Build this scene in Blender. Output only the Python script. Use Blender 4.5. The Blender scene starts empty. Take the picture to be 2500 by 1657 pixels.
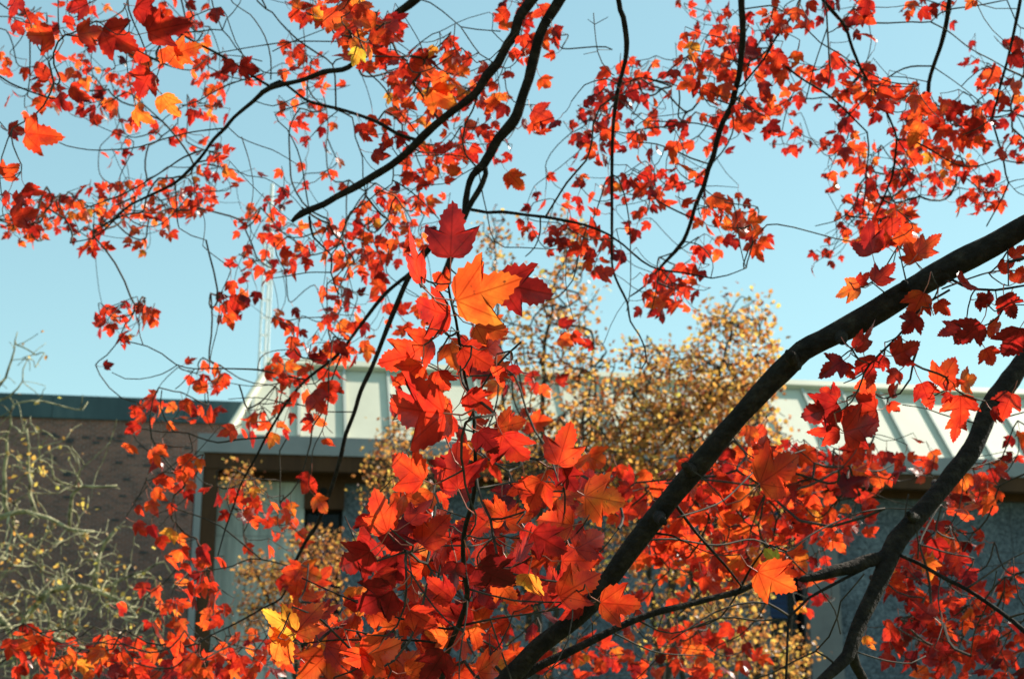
import bpy, math, random
import numpy as np
from mathutils import Vector, Matrix

random.seed(7)
rng = np.random.default_rng(7)
R = math.radians
scene = bpy.context.scene
COL = scene.collection

# ------------------------------------------------------------------ camera
PITCH = R(15.0)
EYE = np.array([0.0, 0.0, 1.6])
FPX = 50.0 / 36.0 * 2500.0          # focal length in photograph pixels
cam_d = bpy.data.cameras.new('camera')
cam_d.lens = 50.0
cam_d.sensor_width = 36.0
cam_d.clip_start = 0.05
cam_d.clip_end = 3000.0
cam_d.dof.use_dof = True
cam_d.dof.focus_distance = 2.5
cam_d.dof.aperture_fstop = 8.0
cam_d.dof.aperture_blades = 7
cam = bpy.data.objects.new('camera', cam_d)
cam.location = EYE
cam.rotation_euler = (R(90) + PITCH, 0, 0)
COL.objects.link(cam)
scene.camera = cam

# ------------------------------------------------------------------ sky, sun, exposure
SUN_AZ, SUN_EL = R(62.0), R(43.0)   # azimuth from +Y towards +X
SUN = np.array([math.sin(SUN_AZ) * math.cos(SUN_EL), math.cos(SUN_AZ) * math.cos(SUN_EL), math.sin(SUN_EL)])
world = bpy.data.worlds.new('World')
scene.world = world
world.use_nodes = True
wn = world.node_tree.nodes
wl = world.node_tree.links
sky = wn.new('ShaderNodeTexSky')
sky.sky_type = 'NISHITA'
sky.sun_disc = False
sky.sun_elevation = SUN_EL
sky.sun_rotation = SUN_AZ
sky.altitude = 100
sky.air_density = 1.0
sky.dust_density = 0.35
sky.ozone_density = 1.2
tint = wn.new('ShaderNodeMix')
tint.data_type = 'RGBA'
tint.blend_type = 'MULTIPLY'
tint.inputs[0].default_value = 1.0
tint.inputs[7].default_value = (0.93, 1.24, 1.09, 1)   # film stock: cyan rather than violet blue
soft = wn.new('ShaderNodeGamma')        # the film's flat shoulder: a gentler gradient from zenith to horizon
soft.inputs['Gamma'].default_value = 0.6
wl.new(sky.outputs[0], soft.inputs['Color'])
wl.new(soft.outputs[0], tint.inputs[6])
bg = wn['Background']
bg.inputs['Strength'].default_value = 0.15
wl.new(tint.outputs[2], bg.inputs['Color'])

sun_d = bpy.data.lights.new('sun', 'SUN')
sun_d.energy = 5.0
sun_d.angle = R(0.53)
sun_d.color = (1.0, 0.93, 0.80)
sun_o = bpy.data.objects.new('sun', sun_d)
sun_o.rotation_euler = Vector(SUN).to_track_quat('Z', 'Y').to_euler()
sun_o.location = (20, 10, 30)
COL.objects.link(sun_o)

scene.view_settings.view_transform = 'Standard'
scene.view_settings.look = 'None'
scene.view_settings.gamma = 1.0
scene.view_settings.use_curve_mapping = False
scene.view_settings.exposure = 1.0
scene.render.engine = 'CYCLES'
scene.cycles.max_bounces = 7
scene.cycles.transparent_max_bounces = 8

# ------------------------------------------------------------------ helpers
CP, SP = math.cos(PITCH), math.sin(PITCH)


def ray(px, py):
    v = ((px - 1250.0) / FPX, 1.0, -(py - 828.5) / FPX)
    return np.array([v[0], v[1] * CP - v[2] * SP, v[1] * SP + v[2] * CP])


def at(px, py, d):
    """point of the world that lies d metres deep in the view direction"""
    return EYE + ray(px, py) * d


VIEW = np.array([0.0, CP, SP])
UPV = np.array([0.0, -SP, CP])
RIGHT = np.array([1.0, 0.0, 0.0])


def unit(v):
    v = np.asarray(v, float)
    n = np.linalg.norm(v)
    return v / n if n > 1e-9 else np.array([0, 0, 1.0])


def mesh(name, verts, faces, mat=None, smooth=False, uvs=None, attr=None, mats=None, midx=None):
    me = bpy.data.meshes.new(name)
    me.from_pydata([tuple(map(float, v)) for v in verts], [], faces)
    if mats:
        for m in mats:
            me.materials.append(m)
        if midx is not None:
            me.polygons.foreach_set('material_index', midx)
    elif mat:
        me.materials.append(mat)
    if smooth:
        me.polygons.foreach_set('use_smooth', [True] * len(me.polygons))
    if uvs is not None:
        uvl = me.uv_layers.new(name='UVMap')
        li = np.zeros(len(me.loops), dtype=np.int32)
        me.loops.foreach_get('vertex_index', li)
        uvl.data.foreach_set('uv', np.asarray(uvs, float)[li].ravel())
    if attr:
        for k, vals in attr.items():
            a = me.attributes.new(k, 'FLOAT', 'POINT')
            a.data.foreach_set('value', np.asarray(vals, float))
    me.update()
    return me


def put(name, me, parent=None, loc=None, mat4=None):
    o = bpy.data.objects.new(name, me)
    COL.objects.link(o)
    if parent is not None:
        o.parent = parent
        if mat4 is None and loc is None:
            o.matrix_parent_inverse = Matrix.Translation(-Vector(parent.location))
    if mat4 is not None:
        if parent is not None:
            o.matrix_parent_inverse = Matrix.Translation(-Vector(parent.location))
        o.matrix_basis = mat4
    if loc is not None:
        o.location = loc
    return o


def thing(name, label, cat, loc, group=None):
    o = bpy.data.objects.new(name, None)
    COL.objects.link(o)
    o.location = tuple(map(float, loc))
    o.empty_display_size = 0.2
    o['label'] = label
    o['category'] = cat
    if group:
        o['group'] = group
    return o


class MB:
    def __init__(self):
        self.v, self.f = [], []

    def hexa(self, c8):
        b = len(self.v)
        self.v += list(c8)
        self.f += [(b, b + 3, b + 2, b + 1), (b + 4, b + 5, b + 6, b + 7), (b, b + 1, b + 5, b + 4),
                   (b + 1, b + 2, b + 6, b + 5), (b + 2, b + 3, b + 7, b + 6), (b + 3, b, b + 4, b + 7)]

    def tube(self, pts, rad, sides=6, cap=True, wob=0.0, seed=0):
        pts = [np.asarray(p, float) for p in pts]
        n = len(pts)
        b0 = len(self.v)
        T = [unit(pts[min(i + 1, n - 1)] - pts[max(i - 1, 0)]) for i in range(n)]
        a = np.array([0, 0, 1.0]) if abs(T[0][2]) < 0.9 else np.array([1.0, 0, 0])
        N = unit(np.cross(T[0], a))
        rr = random.Random(seed)
        ph = [rr.uniform(0, 6.28) for _ in range(4)]
        for i in range(n):
            N = unit(N - T[i] * np.dot(N, T[i]))
            B = np.cross(T[i], N)
            for k in range(sides):
                an = 2 * math.pi * k / sides
                r = rad[i]
                if wob:
                    r *= 1 + wob * (math.sin(3 * an + i * 0.9 + ph[0]) * 0.5 + math.sin(2 * an - i * 0.55 + ph[1]) * 0.6 + math.sin(i * 1.7 + ph[2]) * 0.5 + rr.uniform(-.4, .4))
                self.v.append(pts[i] + (N * math.cos(an) + B * math.sin(an)) * r)
        for i in range(n - 1):
            for k in range(sides):
                k2 = (k + 1) % sides
                self.f.append((b0 + i * sides + k, b0 + i * sides + k2, b0 + (i + 1) * sides + k2, b0 + (i + 1) * sides + k))
        if cap:
            self.f.append(tuple(b0 + k for k in range(sides))[::-1])
            self.f.append(tuple(b0 + (n - 1) * sides + k for k in range(sides)))

    def build(self, name, mat, parent=None, smooth=False):
        return put(name, mesh(name, self.v, self.f, mat, smooth), parent)


def catmull(P, W, step):
    """smooth resampling of a polyline of 3D points with a radius each"""
    P = [np.asarray(p, float) for p in P]
    out, rad = [], []
    n = len(P)
    for i in range(n - 1):
        p0 = P[i - 1] if i > 0 else 2 * P[0] - P[1]
        p1, p2 = P[i], P[i + 1]
        p3 = P[i + 2] if i + 2 < n else 2 * P[-1] - P[-2]
        m = max(1, int(np.linalg.norm(p2 - p1) / step))
        for k in range(m):
            t = k / m
            out.append(0.5 * ((2 * p1) + (-p0 + p2) * t + (2 * p0 - 5 * p1 + 4 * p2 - p3) * t * t + (-p0 + 3 * p1 - 3 * p2 + p3) * t ** 3))
            rad.append(W[i] + (W[i + 1] - W[i]) * t)
    out.append(P[-1])
    rad.append(W[-1])
    return out, rad


# ------------------------------------------------------------------ materials
def new_mat(name):
    m = bpy.data.materials.new(name)
    m.use_nodes = True
    nt = m.node_tree
    return m, nt, nt.nodes, nt.links, nt.nodes['Principled BSDF']


def ramp(nodes, stops, interp='LINEAR'):
    r = nodes.new('ShaderNodeValToRGB')
    r.color_ramp.interpolation = interp
    e = r.color_ramp.elements
    while len(e) < len(stops):
        e.new(0.5)
    for i, (p, c) in enumerate(stops):
        e[i].position = p
        e[i].color = (*c, 1)
    return r


def noise_mat(name, stops, scale=8.0, rough=0.85, bump=0.3, detail=6.0, bscale=None, dist=0.02, spec=0.3, stretch=None):
    m, nt, N, L, P = new_mat(name)
    tc = N.new('ShaderNodeTexCoord')
    src = tc.outputs['Object']
    if stretch:
        mp = N.new('ShaderNodeMapping')
        mp.inputs['Scale'].default_value = stretch
        L.new(src, mp.inputs[0])
        src = mp.outputs[0]
    no = N.new('ShaderNodeTexNoise')
    no.inputs['Scale'].default_value = scale
    no.inputs['Detail'].default_value = detail
    no.inputs['Roughness'].default_value = 0.62
    L.new(src, no.inputs['Vector'])
    rp = ramp(N, stops)
    L.new(no.outputs[0], rp.inputs[0])
    L.new(rp.outputs[0], P.inputs['Base Color'])
    P.inputs['Roughness'].default_value = rough
    P.inputs['Specular IOR Level'].default_value = spec
    if bump:
        nb = N.new('ShaderNodeTexNoise')
        nb.inputs['Scale'].default_value = bscale or scale * 3
        nb.inputs['Detail'].default_value = 5
        L.new(src, nb.inputs['Vector'])
        b = N.new('ShaderNodeBump')
        b.inputs['Strength'].default_value = bump
        b.inputs['Distance'].default_value = dist
        L.new(nb.outputs[0], b.inputs['Height'])
        L.new(b.outputs[0], P.inputs['Normal'])
    return m


BARK = noise_mat('maple_bark', [(0.25, (0.006, 0.0045, 0.0035)), (0.5, (0.018, 0.0125, 0.009)), (0.63, (0.034, 0.024, 0.016)), (0.76, (0.06, 0.053, 0.038))], 34, 0.9, 1.0, bscale=70, dist=0.012, spec=0.2)
TWIG = noise_mat('twig_bark', [(0.3, (0.018, 0.012, 0.009)), (0.7, (0.07, 0.052, 0.036))], 40, 0.8, 0.2, dist=0.002, spec=0.25)
PETIOLE = noise_mat('petiole', [(0.3, (0.32, 0.05, 0.04)), (0.7, (0.5, 0.16, 0.09))], 60, 0.5, 0)
LICHEN = noise_mat('lichen_bark', [(0.34, (0.05, 0.042, 0.03)), (0.48, (0.24, 0.22, 0.13)), (0.68, (0.52, 0.48, 0.30))], 14, 0.95, 0.6, bscale=60, dist=0.006, spec=0.1)
GBARK = noise_mat('grey_bark', [(0.3, (0.03, 0.024, 0.02)), (0.7, (0.09, 0.075, 0.06))], 16, 0.95, 0.4, dist=0.006, spec=0.1)


def leaf_material(name, mode, stops, trans_gain=1.0, tmix=0.66, rough=0.30, veins=True):
    """two-sided leaf: glossy skin, diffuse reflection and coloured transmission; 'tone' picks the leaf's own colour"""
    m, nt, N, L, P = new_mat(name)
    out = N['Material Output']
    at_ = N.new('ShaderNodeAttribute')
    at_.attribute_type = mode
    at_.attribute_name = 'tone'
    uv = N.new('ShaderNodeUVMap')
    off = N.new('ShaderNodeVectorMath')
    off.operation = 'MULTIPLY_ADD'
    cmb = N.new('ShaderNodeCombineXYZ')
    for i in range(3):
        L.new(at_.outputs['Fac'], cmb.inputs[i])
    off.inputs[1].default_value = (37.0, 91.0, 53.0)
    L.new(cmb.outputs[0], off.inputs[0])
    L.new(uv.outputs[0], off.inputs[2])
    no = N.new('ShaderNodeTexNoise')
    no.inputs['Scale'].default_value = 2.6
    no.inputs['Detail'].default_value = 5
    L.new(off.outputs[0], no.inputs['Vector'])

    def math_(op, a, b=None, clamp=False):
        n = N.new('ShaderNodeMath')
        n.operation = op
        n.use_clamp = clamp
        for i, x in enumerate((a, b)):
            if x is None:
                continue
            if isinstance(x, (int, float)):
                n.inputs[i].default_value = x
            else:
                L.new(x, n.inputs[i])
        return n.outputs[0]
    v = math_('MULTIPLY', math_('SUBTRACT', no.outputs[0], 0.5), 0.75)
    t = math_('ADD', at_.outputs['Fac'], v)
    t = math_('DIVIDE', t, 1.3, True)
    rp = ramp(N, stops)
    L.new(t, rp.inputs[0])
    col = rp.outputs[0]
    if veins:
        sep = N.new('ShaderNodeSeparateXYZ')
        L.new(uv.outputs[0], sep.inputs[0])
        ax = math_('ABSOLUTE', sep.outputs[0])
        tot = None
        for ang in (0, 40, 78):
            s_, c_ = math.sin(R(ang)), math.cos(R(ang))
            perp = math_('ABSOLUTE', math_('SUBTRACT', math_('MULTIPLY', ax, c_), math_('MULTIPLY', sep.outputs[1], s_)))
            w = math_('SUBTRACT', 1.0, math_('MULTIPLY', perp, 52.0 if ang else 42.0), True)
            tot = w if tot is None else math_('MAXIMUM', tot, w)
        # finer side veins
        wv = N.new('ShaderNodeTexWave')
        wv.wave_type = 'BANDS'
        wv.bands_direction = 'DIAGONAL'
        wv.inputs['Scale'].default_value = 5.5
        wv.inputs['Distortion'].default_value = 2.0
        avec = N.new('ShaderNodeCombineXYZ')
        L.new(ax, avec.inputs[0])
        L.new(math_('MULTIPLY', sep.outputs[1], -0.8), avec.inputs[1])
        L.new(avec.outputs[0], wv.inputs[0])
        fine = math_('MULTIPLY', math_('SUBTRACT', wv.outputs[1], 0.86, True), 1.6)
        tot = math_('MAXIMUM', tot, fine)
        mx = N.new('ShaderNodeMix')
        mx.data_type = 'RGBA'
        mx.blend_type = 'MULTIPLY'
        L.new(math_('MULTIPLY', tot, 0.85), mx.inputs[0])
        L.new(col, mx.inputs[6])
        mx.inputs[7].default_value = (0.5, 0.3, 0.25, 1)
        col = mx.outputs[2]
        # brown specks and scorched patches
        sp = N.new('ShaderNodeTexNoise')
        sp.inputs['Scale'].default_value = 13.0
        sp.inputs['Detail'].default_value = 2
        L.new(off.outputs[0], sp.inputs['Vector'])
        spm = math_('MULTIPLY', math_('SUBTRACT', sp.outputs[0], 0.66, True), 9.0, True)
        mx2 = N.new('ShaderNodeMix')
        mx2.data_type = 'RGBA'
        L.new(math_('MULTIPLY', spm, 0.85), mx2.inputs[0])
        L.new(col, mx2.inputs[6])
        mx2.inputs[7].default_value = (0.10, 0.03, 0.012, 1)
        col = mx2.outputs[2]
    dk = N.new('ShaderNodeMix')
    dk.data_type = 'RGBA'
    dk.blend_type = 'MULTIPLY'
    dk.inputs[0].default_value = 1.0
    L.new(col, dk.inputs[6])
    dk.inputs[7].default_value = (0.42, 0.36, 0.4, 1)
    L.new(dk.outputs[2], P.inputs['Base Color'])
    P.inputs['Roughness'].default_value = rough
    P.inputs['Specular IOR Level'].default_value = 0.5
    b = N.new('ShaderNodeBump')
    b.inputs['Strength'].default_value = 0.35
    b.inputs['Distance'].default_value = 0.002
    L.new(no.outputs[0], b.inputs['Height'])
    L.new(b.outputs[0], P.inputs['Normal'])
    tr = N.new('ShaderNodeBsdfTranslucent')
    g = N.new('ShaderNodeMix')
    g.data_type = 'RGBA'
    g.blend_type = 'MULTIPLY'
    g.inputs[0].default_value = 1.0
    L.new(col, g.inputs[6])
    g.inputs[7].default_value = (trans_gain, trans_gain, trans_gain, 1)
    L.new(g.outputs[2], tr.inputs[0])
    ms = N.new('ShaderNodeMixShader')
    ms.inputs[0].default_value = tmix
    L.new(P.outputs[0], ms.inputs[1])
    L.new(tr.outputs[0], ms.inputs[2])
    L.new(ms.outputs[0], out.inputs[0])
    return m


RED_STOPS = [(0.0, (0.13, 0.005, 0.006)), (0.18, (0.36, 0.014, 0.010)), (0.36, (0.66, 0.042, 0.012)), (0.53, (0.74, 0.10, 0.016)),
             (0.68, (0.76, 0.22, 0.025)), (0.85, (0.68, 0.40, 0.04)), (1.0, (0.42, 0.46, 0.035))]
LEAF_O = leaf_material('maple_leaf', 'OBJECT', RED_STOPS, trans_gain=1.22)
LEAF_G = leaf_material('maple_foliage', 'GEOMETRY', RED_STOPS, trans_gain=1.22)
GOLD_STOPS = [(0.0, (0.28, 0.07, 0.03)), (0.25, (0.55, 0.19, 0.05)), (0.5, (0.80, 0.40, 0.09)), (0.75, (0.88, 0.60, 0.13)), (1.0, (0.75, 0.68, 0.14))]
GOLD = leaf_material('golden_leaf', 'GEOMETRY', GOLD_STOPS, veins=False, rough=0.4, tmix=0.55)

# ------------------------------------------------------------------ ground
m, nt, N, L, P = new_mat('lawn')
tc = N.new('ShaderNodeTexCoord')
no = N.new('ShaderNodeTexNoise')
no.inputs['Scale'].default_value = 0.35
no.inputs['Detail'].default_value = 12
no.inputs['Roughness'].default_value = 0.7
L.new(tc.outputs['Object'], no.inputs[0])
rp = ramp(N, [(0.3, (0.035, 0.055, 0.015)), (0.55, (0.07, 0.09, 0.025)), (0.72, (0.16, 0.11, 0.05))])
L.new(no.outputs[0], rp.inputs[0])
L.new(rp.outputs[0], P.inputs['Base Color'])
P.inputs['Roughness'].default_value = 0.95
g = put('ground', mesh('ground', [(-900, -900, 0), (900, -900, 0), (900, 900, 0), (-900, 900, 0)], [(0, 1, 2, 3)], m))
g['kind'] = 'structure'

# ------------------------------------------------------------------ buildings
YAW = R(10.0)
U = np.array([math.cos(YAW), math.sin(YAW), 0.0])
NV = np.array([-math.sin(YAW), math.cos(YAW), 0.0])
ORG = at(484, 1055, 27.0)
ORG[2] = 0.0


def bw(s, n, z):
    return ORG + U * s + NV * n + np.array([0, 0, z])


def hit(px, py, off):
    r = ray(px, py)
    t = (NV @ (ORG + NV * off - EYE)) / (NV @ r)
    p = EYE + r * t
    return float(U @ (p - ORG)), float(p[2])


def hs(px, off, py=1300):
    return hit(px, py, off)[0]


def bbox(mb, s0, s1, n0, n1, z0, z1):
    mb.hexa([bw(s0, n0, z0), bw(s1, n0, z0), bw(s1, n1, z0), bw(s0, n1, z0), bw(s0, n0, z1), bw(s1, n0, z1), bw(s1, n1, z1), bw(s0, n1, z1)])


def box(name, mat, parent, s0, s1, n0, n1, z0, z1):
    mb = MB()
    bbox(mb, s0, s1, n0, n1, z0, z1)
    return mb.build(name, mat, parent)


METAL = noise_mat('pale_roof_metal', [(0.3, (0.53, 0.51, 0.40)), (0.7, (0.63, 0.61, 0.48))], 0.9, 0.55, 0.05, dist=0.01, spec=0.4)
SEAMM = noise_mat('seam_metal', [(0.3, (0.42, 0.43, 0.38)), (0.7, (0.52, 0.53, 0.47))], 0.9, 0.5, 0.0)
FASCIA = noise_mat('grey_fascia', [(0.3, (0.24, 0.235, 0.25)), (0.7, (0.31, 0.305, 0.32))], 1.5, 0.7, 0.05)
BROWN = noise_mat('brown_stained_wood', [(0.3, (0.05, 0.02, 0.009)), (0.7, (0.10, 0.043, 0.018))], 3.0, 0.8, 0.2, stretch=(1, 1, 0.15))
TEAL = noise_mat('weathered_copper_coping', [(0.3, (0.04, 0.07, 0.08)), (0.55, (0.06, 0.10, 0.11)), (0.75, (0.11, 0.155, 0.155))], 1.2, 0.6, 0.05, stretch=(1, 1, 0.2))
SMOOTH = noise_mat('smooth_concrete', [(0.3, (0.15, 0.14, 0.15)), (0.7, (0.21, 0.20, 0.205))], 2.0, 0.85, 0.1)

# exposed aggregate concrete
m, nt, N, L, P = new_mat('aggregate_concrete')
tc = N.new('ShaderNodeTexCoord')
vo = N.new('ShaderNodeTexVoronoi')
vo.inputs['Scale'].default_value = 26
L.new(tc.outputs['Object'], vo.inputs['Vector'])
no = N.new('ShaderNodeTexNoise')
no.inputs['Scale'].default_value = 0.9
no.inputs['Detail'].default_value = 7
L.new(tc.outputs['Object'], no.inputs['Vector'])
ad = N.new('ShaderNodeMix')
ad.data_type = 'RGBA'
ad.inputs[0].default_value = 0.5
L.new(vo.outputs['Color'], ad.inputs[6])
L.new(no.outputs[0], ad.inputs[7])
rp = ramp(N, [(0.25, (0.034, 0.042, 0.054)), (0.5, (0.095, 0.115, 0.145)), (0.78, (0.21, 0.24, 0.28))])
L.new(ad.outputs[2], rp.inputs[0])
L.new(rp.outputs[0], P.inputs['Base Color'])
P.inputs['Roughness'].default_value = 0.9
b = N.new('ShaderNodeBump')
b.inputs['Strength'].default_value = 0.5
b.inputs['Distance'].default_value = 0.01
L.new(vo.outputs['Distance'], b.inputs['Height'])
L.new(b.outputs[0], P.inputs['Normal'])
AGG = m

STREAK = noise_mat('streaked_concrete', [(0.28, (0.26, 0.265, 0.26)), (0.5, (0.46, 0.47, 0.45)), (0.75, (0.64, 0.65, 0.61))], 3.0, 0.9, 0.3, detail=10, stretch=(3, 3, 0.35))
m, nt, N, L, P = new_mat('window_glass')
P.inputs['Base Color'].default_value = (0.006, 0.008, 0.012, 1)
P.inputs['Roughness'].default_value = 0.06
P.inputs['IOR'].default_value = 1.5
out = N['Material Output']
trn = N.new('ShaderNodeBsdfTransparent')
trn.inputs[0].default_value = (0.75, 0.8, 0.85, 1)
ms = N.new('ShaderNodeMixShader')
ms.inputs[0].default_value = 0.8
L.new(P.outputs[0], ms.inputs[1])
L.new(trn.outputs[0], ms.inputs[2])
L.new(ms.outputs[0], out.inputs[0])
GLASS = m
BLUE_REFL = noise_mat('blue_reflection', [(0.3, (0.03, 0.12, 0.42)), (0.7, (0.05, 0.2, 0.62))], 2.0, 0.8, 0.1, stretch=(1, 1, 9))  # the sky's reflection in the glass, put into blue slats behind it
GREENB = noise_mat('green_panel', [(0.3, (0.02, 0.16, 0.09)), (0.7, (0.05, 0.26, 0.15))], 2.0, 0.7, 0)
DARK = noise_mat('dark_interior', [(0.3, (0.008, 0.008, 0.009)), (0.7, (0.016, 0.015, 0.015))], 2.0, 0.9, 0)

# --- metal roofed building
S_END = 24.0
ZF = 6.88                                   # top of the fascia
Z_FB = ZF - 0.36                            # its underside
Z_SOF = Z_FB - 0.30                         # underside of the brown beam
NW = 0.85                                   # the recessed wall plane
house = thing('metal_roofed_building', 'concrete building with pale standing-seam metal roof, grey fascia and brown eaves', 'building', bw(8, 6, 0))
# windows: (pixel left, pixel right) on the wall plane
wins = [(hs(742, NW), hs(835, NW)), (hs(1872, NW), hs(1962, NW))]
s_fin = hs(526, NW)
core = MB()                                  # wall with real openings
edges = [s_fin - 0.15] + [e for w_ in wins for e in w_] + [S_END]
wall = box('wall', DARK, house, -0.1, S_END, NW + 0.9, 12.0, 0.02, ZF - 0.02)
box('soffit', BROWN, house, 0.02, S_END - 0.02, 0.06, NW + 0.9, Z_SOF + 0.18, Z_FB - 0.004)
box('eaves_beam', BROWN, house, 0.05, S_END - 0.05, 0.05, 0.34, Z_SOF, Z_FB - 0.002)
box('inner_beam', BROWN, house, s_fin, S_END - 0.05, NW - 0.14, NW - 0.02, Z_SOF - 0.10, Z_SOF + 0.17)
box('fascia', FASCIA, house, 0, S_END, 0, NW + 0.6, Z_FB, ZF)
fin_a, fin_b = hs(488, 0.05), hs(524, 0.05)
box('side_fin', BROWN, house, fin_a, fin_b, 0.07, NW + 0.6, 0.02, Z_SOF - 0.002)
box('fin_edge', FASCIA, house, 0.0, fin_a - 0.004, 0.04, NW + 0.6, 0.02, Z_FB - 0.004)
for a_, b_ in ((edges[0], edges[1]), (edges[2], edges[3]), (edges[4], edges[5])):
    # each bay of wall is cast in panels about 2.4 m wide with a recessed joint
    n_ = max(1, round((b_ - a_) / 2.4))
    for k in range(n_):
        c0, c1 = a_ + (b_ - a_) * k / n_, a_ + (b_ - a_) * (k + 1) / n_
        for z0, z1 in ((0.02, 2.55), (2.55, 5.05), (5.05, Z_SOF + 0.16)):
            box('wall_panel', STREAK if b_ < 8 and a_ < 2 else AGG, wall, c0 + 0.008, c1 - 0.008, NW + random.uniform(0, .008), NW + 0.3, z0 + 0.006, z1 - 0.006)
    box('wall_backing', SMOOTH, wall, a_ + 0.004, b_ - 0.004, NW + 0.025, NW + 0.28, 0.03, Z_SOF + 0.15)
for k, (a_, b_) in enumerate(wins):
    w = thing('window', '', '', bw((a_ + b_) / 2, NW, 1.0))
    for key in ('label', 'category'):
        del w[key]
    w.parent = house
    w.matrix_parent_inverse = Matrix.Translation(-Vector(house.location))
    ztop = Z_SOF - 0.62 if k == 0 else Z_SOF - 0.1
    if k == 0:
        box('window_header', BROWN, w, a_ - 0.02, b_ + 0.02, NW - 0.12, NW + 0.25, ztop, Z_SOF - 0.09)
        lm = MB()
        lm.tube([bw((a_ + b_) / 2 - .02, NW - 0.20, ztop + 0.33), bw((a_ + b_) / 2 - .02, NW - 0.1, ztop + 0.33)], [0.075, 0.075], 12)
        lm.build('wall_lamp', DARK, w)
    fr = MB()
    bbox(fr, a_ + 0.01, a_ + 0.06, NW + 0.20, NW + 0.27, 0.05, ztop)
    bbox(fr, b_ - 0.06, b_ - 0.01, NW + 0.20, NW + 0.27, 0.05, ztop)
    for z in (0.05, 2.4, 4.2, ztop - 0.05):
        bbox(fr, a_ + 0.062, b_ - 0.062, NW + 0.21, NW + 0.26, z, z + 0.05)
    fr.build('window_frame', DARK, w)
    for z0, z1 in ((0.11, 2.39), (2.46, 4.19), (4.26, ztop - 0.06)):
        box('pane', GLASS, w, a_ + 0.064, b_ - 0.064, NW + 0.225, NW + 0.24, z0, z1)
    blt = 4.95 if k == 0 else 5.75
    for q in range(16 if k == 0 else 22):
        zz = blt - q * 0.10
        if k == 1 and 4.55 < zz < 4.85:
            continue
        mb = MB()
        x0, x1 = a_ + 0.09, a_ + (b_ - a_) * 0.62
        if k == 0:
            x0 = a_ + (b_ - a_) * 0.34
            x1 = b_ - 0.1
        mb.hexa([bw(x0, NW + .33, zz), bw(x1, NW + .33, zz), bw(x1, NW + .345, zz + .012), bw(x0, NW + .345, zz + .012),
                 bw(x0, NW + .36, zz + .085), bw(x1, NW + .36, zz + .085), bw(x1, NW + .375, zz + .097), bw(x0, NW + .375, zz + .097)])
        mb.build('reflection_slat', BLUE_REFL, w)  # added slat that imitates reflected sky
    if k == 0:
        box('green_curtain', GREENB, w, a_ + 0.09, a_ + (b_ - a_) * 0.30, NW + 0.34, NW + 0.37, 0.2, 4.75)
ps0, ps1 = hs(1966, NW - 0.12), hs(2042, NW - 0.12)
box('pilaster', SMOOTH, house, ps0, ps1, NW - 0.12, NW + 0.02, 0.02, Z_SOF - 0.02)

# roof slope
PR = R(50.0)
NB = 0.22


def rp_(s, t, h=0.0):
    """point on the front slope, t metres up it and h metres proud"""
    return bw(s, NB + t * math.cos(PR) - h * math.sin(PR), ZF + t * math.sin(PR) + h * math.cos(PR))


def roof_hit(px, py):
    nrm = np.cross(U, NV * math.cos(PR) + np.array([0, 0, math.sin(PR)]))
    r = ray(px, py)
    q = bw(0, NB, ZF)
    t = (nrm @ (q - EYE)) / (nrm @ r)
    p = EYE + r * t - q
    return float(U @ p), float(p @ (NV * math.cos(PR) + np.array([0, 0, math.sin(PR)])))


s_h0 = roof_hit(556, 1048)[0]
s_h1, t_top = roof_hit(662, 892)
t_r = roof_hit(2300, 958)[1]
T_TOP = 0.5 * (t_top + t_r)
print('roof', s_h0, s_h1, t_top, t_r)


def rbox(mb, sa, sb, ta, tb, h0, h1, sc=None, sd=None):
    """box on the slope; sc, sd are the ends of its upper edge"""
    sc = sa if sc is None else sc
    sd = sb if sd is None else sd
    mb.hexa([rp_(sa, ta, h0), rp_(sb, ta, h0), rp_(sd, tb, h0), rp_(sc, tb, h0), rp_(sa, ta, h1), rp_(sb, ta, h1), rp_(sd, tb, h1), rp_(sc, tb, h1)])


rb = MB()
e0, e1 = s_h0, S_END + 0.0
k_ = (s_h1 - s_h0) / T_TOP


def hip(t):
    return s_h0 + k_ * t


yb = NB + T_TOP * math.cos(PR)
zt = ZF + T_TOP * math.sin(PR)
rb.v = [bw(e0, NB, ZF - .01), bw(e1, NB, ZF - .01), bw(e1, 11.5, ZF - .01), bw(e0, 11.5, ZF - .01),
        bw(s_h1, yb, zt), bw(e1, yb, zt), bw(e1, 11.5 - yb + NB, zt), bw(s_h1, 11.5 - yb + NB, zt)]
rb.f = [(0, 3, 2, 1), (4, 5, 6, 7), (0, 1, 5, 4), (1, 2, 6, 5), (2, 3, 7, 6), (3, 0, 4, 7)]
roof = rb.build('roof', SEAMM, house)
s1 = roof_hit(616, 1010)[0]
sp_ = roof_hit(842, 1010)[0] - s1
PITCHS = sp_ / 2
seams = [s1 + PITCHS * k for k in range(int((S_END - s1) / PITCHS) + 1)]
tcap = T_TOP - 0.13
prev = None
for k, s in enumerate(seams):
    tt = min(tcap, (s - s_h0) / k_ - 0.05)
    mb = MB()
    rbox(mb, s - 0.028, s + 0.028, 0.02, tt, 0.012, 0.08)
    mb.build('roof_seam', SEAMM, roof)
    nxt = seams[k + 1] if k + 1 < len(seams) else S_END
    mb = MB()
    sa, sb = s + 0.036, nxt - 0.036
    ta = min(tcap, (sa - s_h0) / k_ - 0.05)
    mb = MB()
    h = 0.014 + random.uniform(0, .004)
    mb.hexa([rp_(sa, 0.01, .002), rp_(sb, 0.01, .002), rp_(sb, tcap, .002), rp_(sa, ta, .002), rp_(sa, 0.01, h), rp_(sb, 0.01, h), rp_(sb, tcap, h), rp_(sa, ta, h)])
    mb.build('roof_panel', METAL, roof)
mb = MB()
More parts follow.
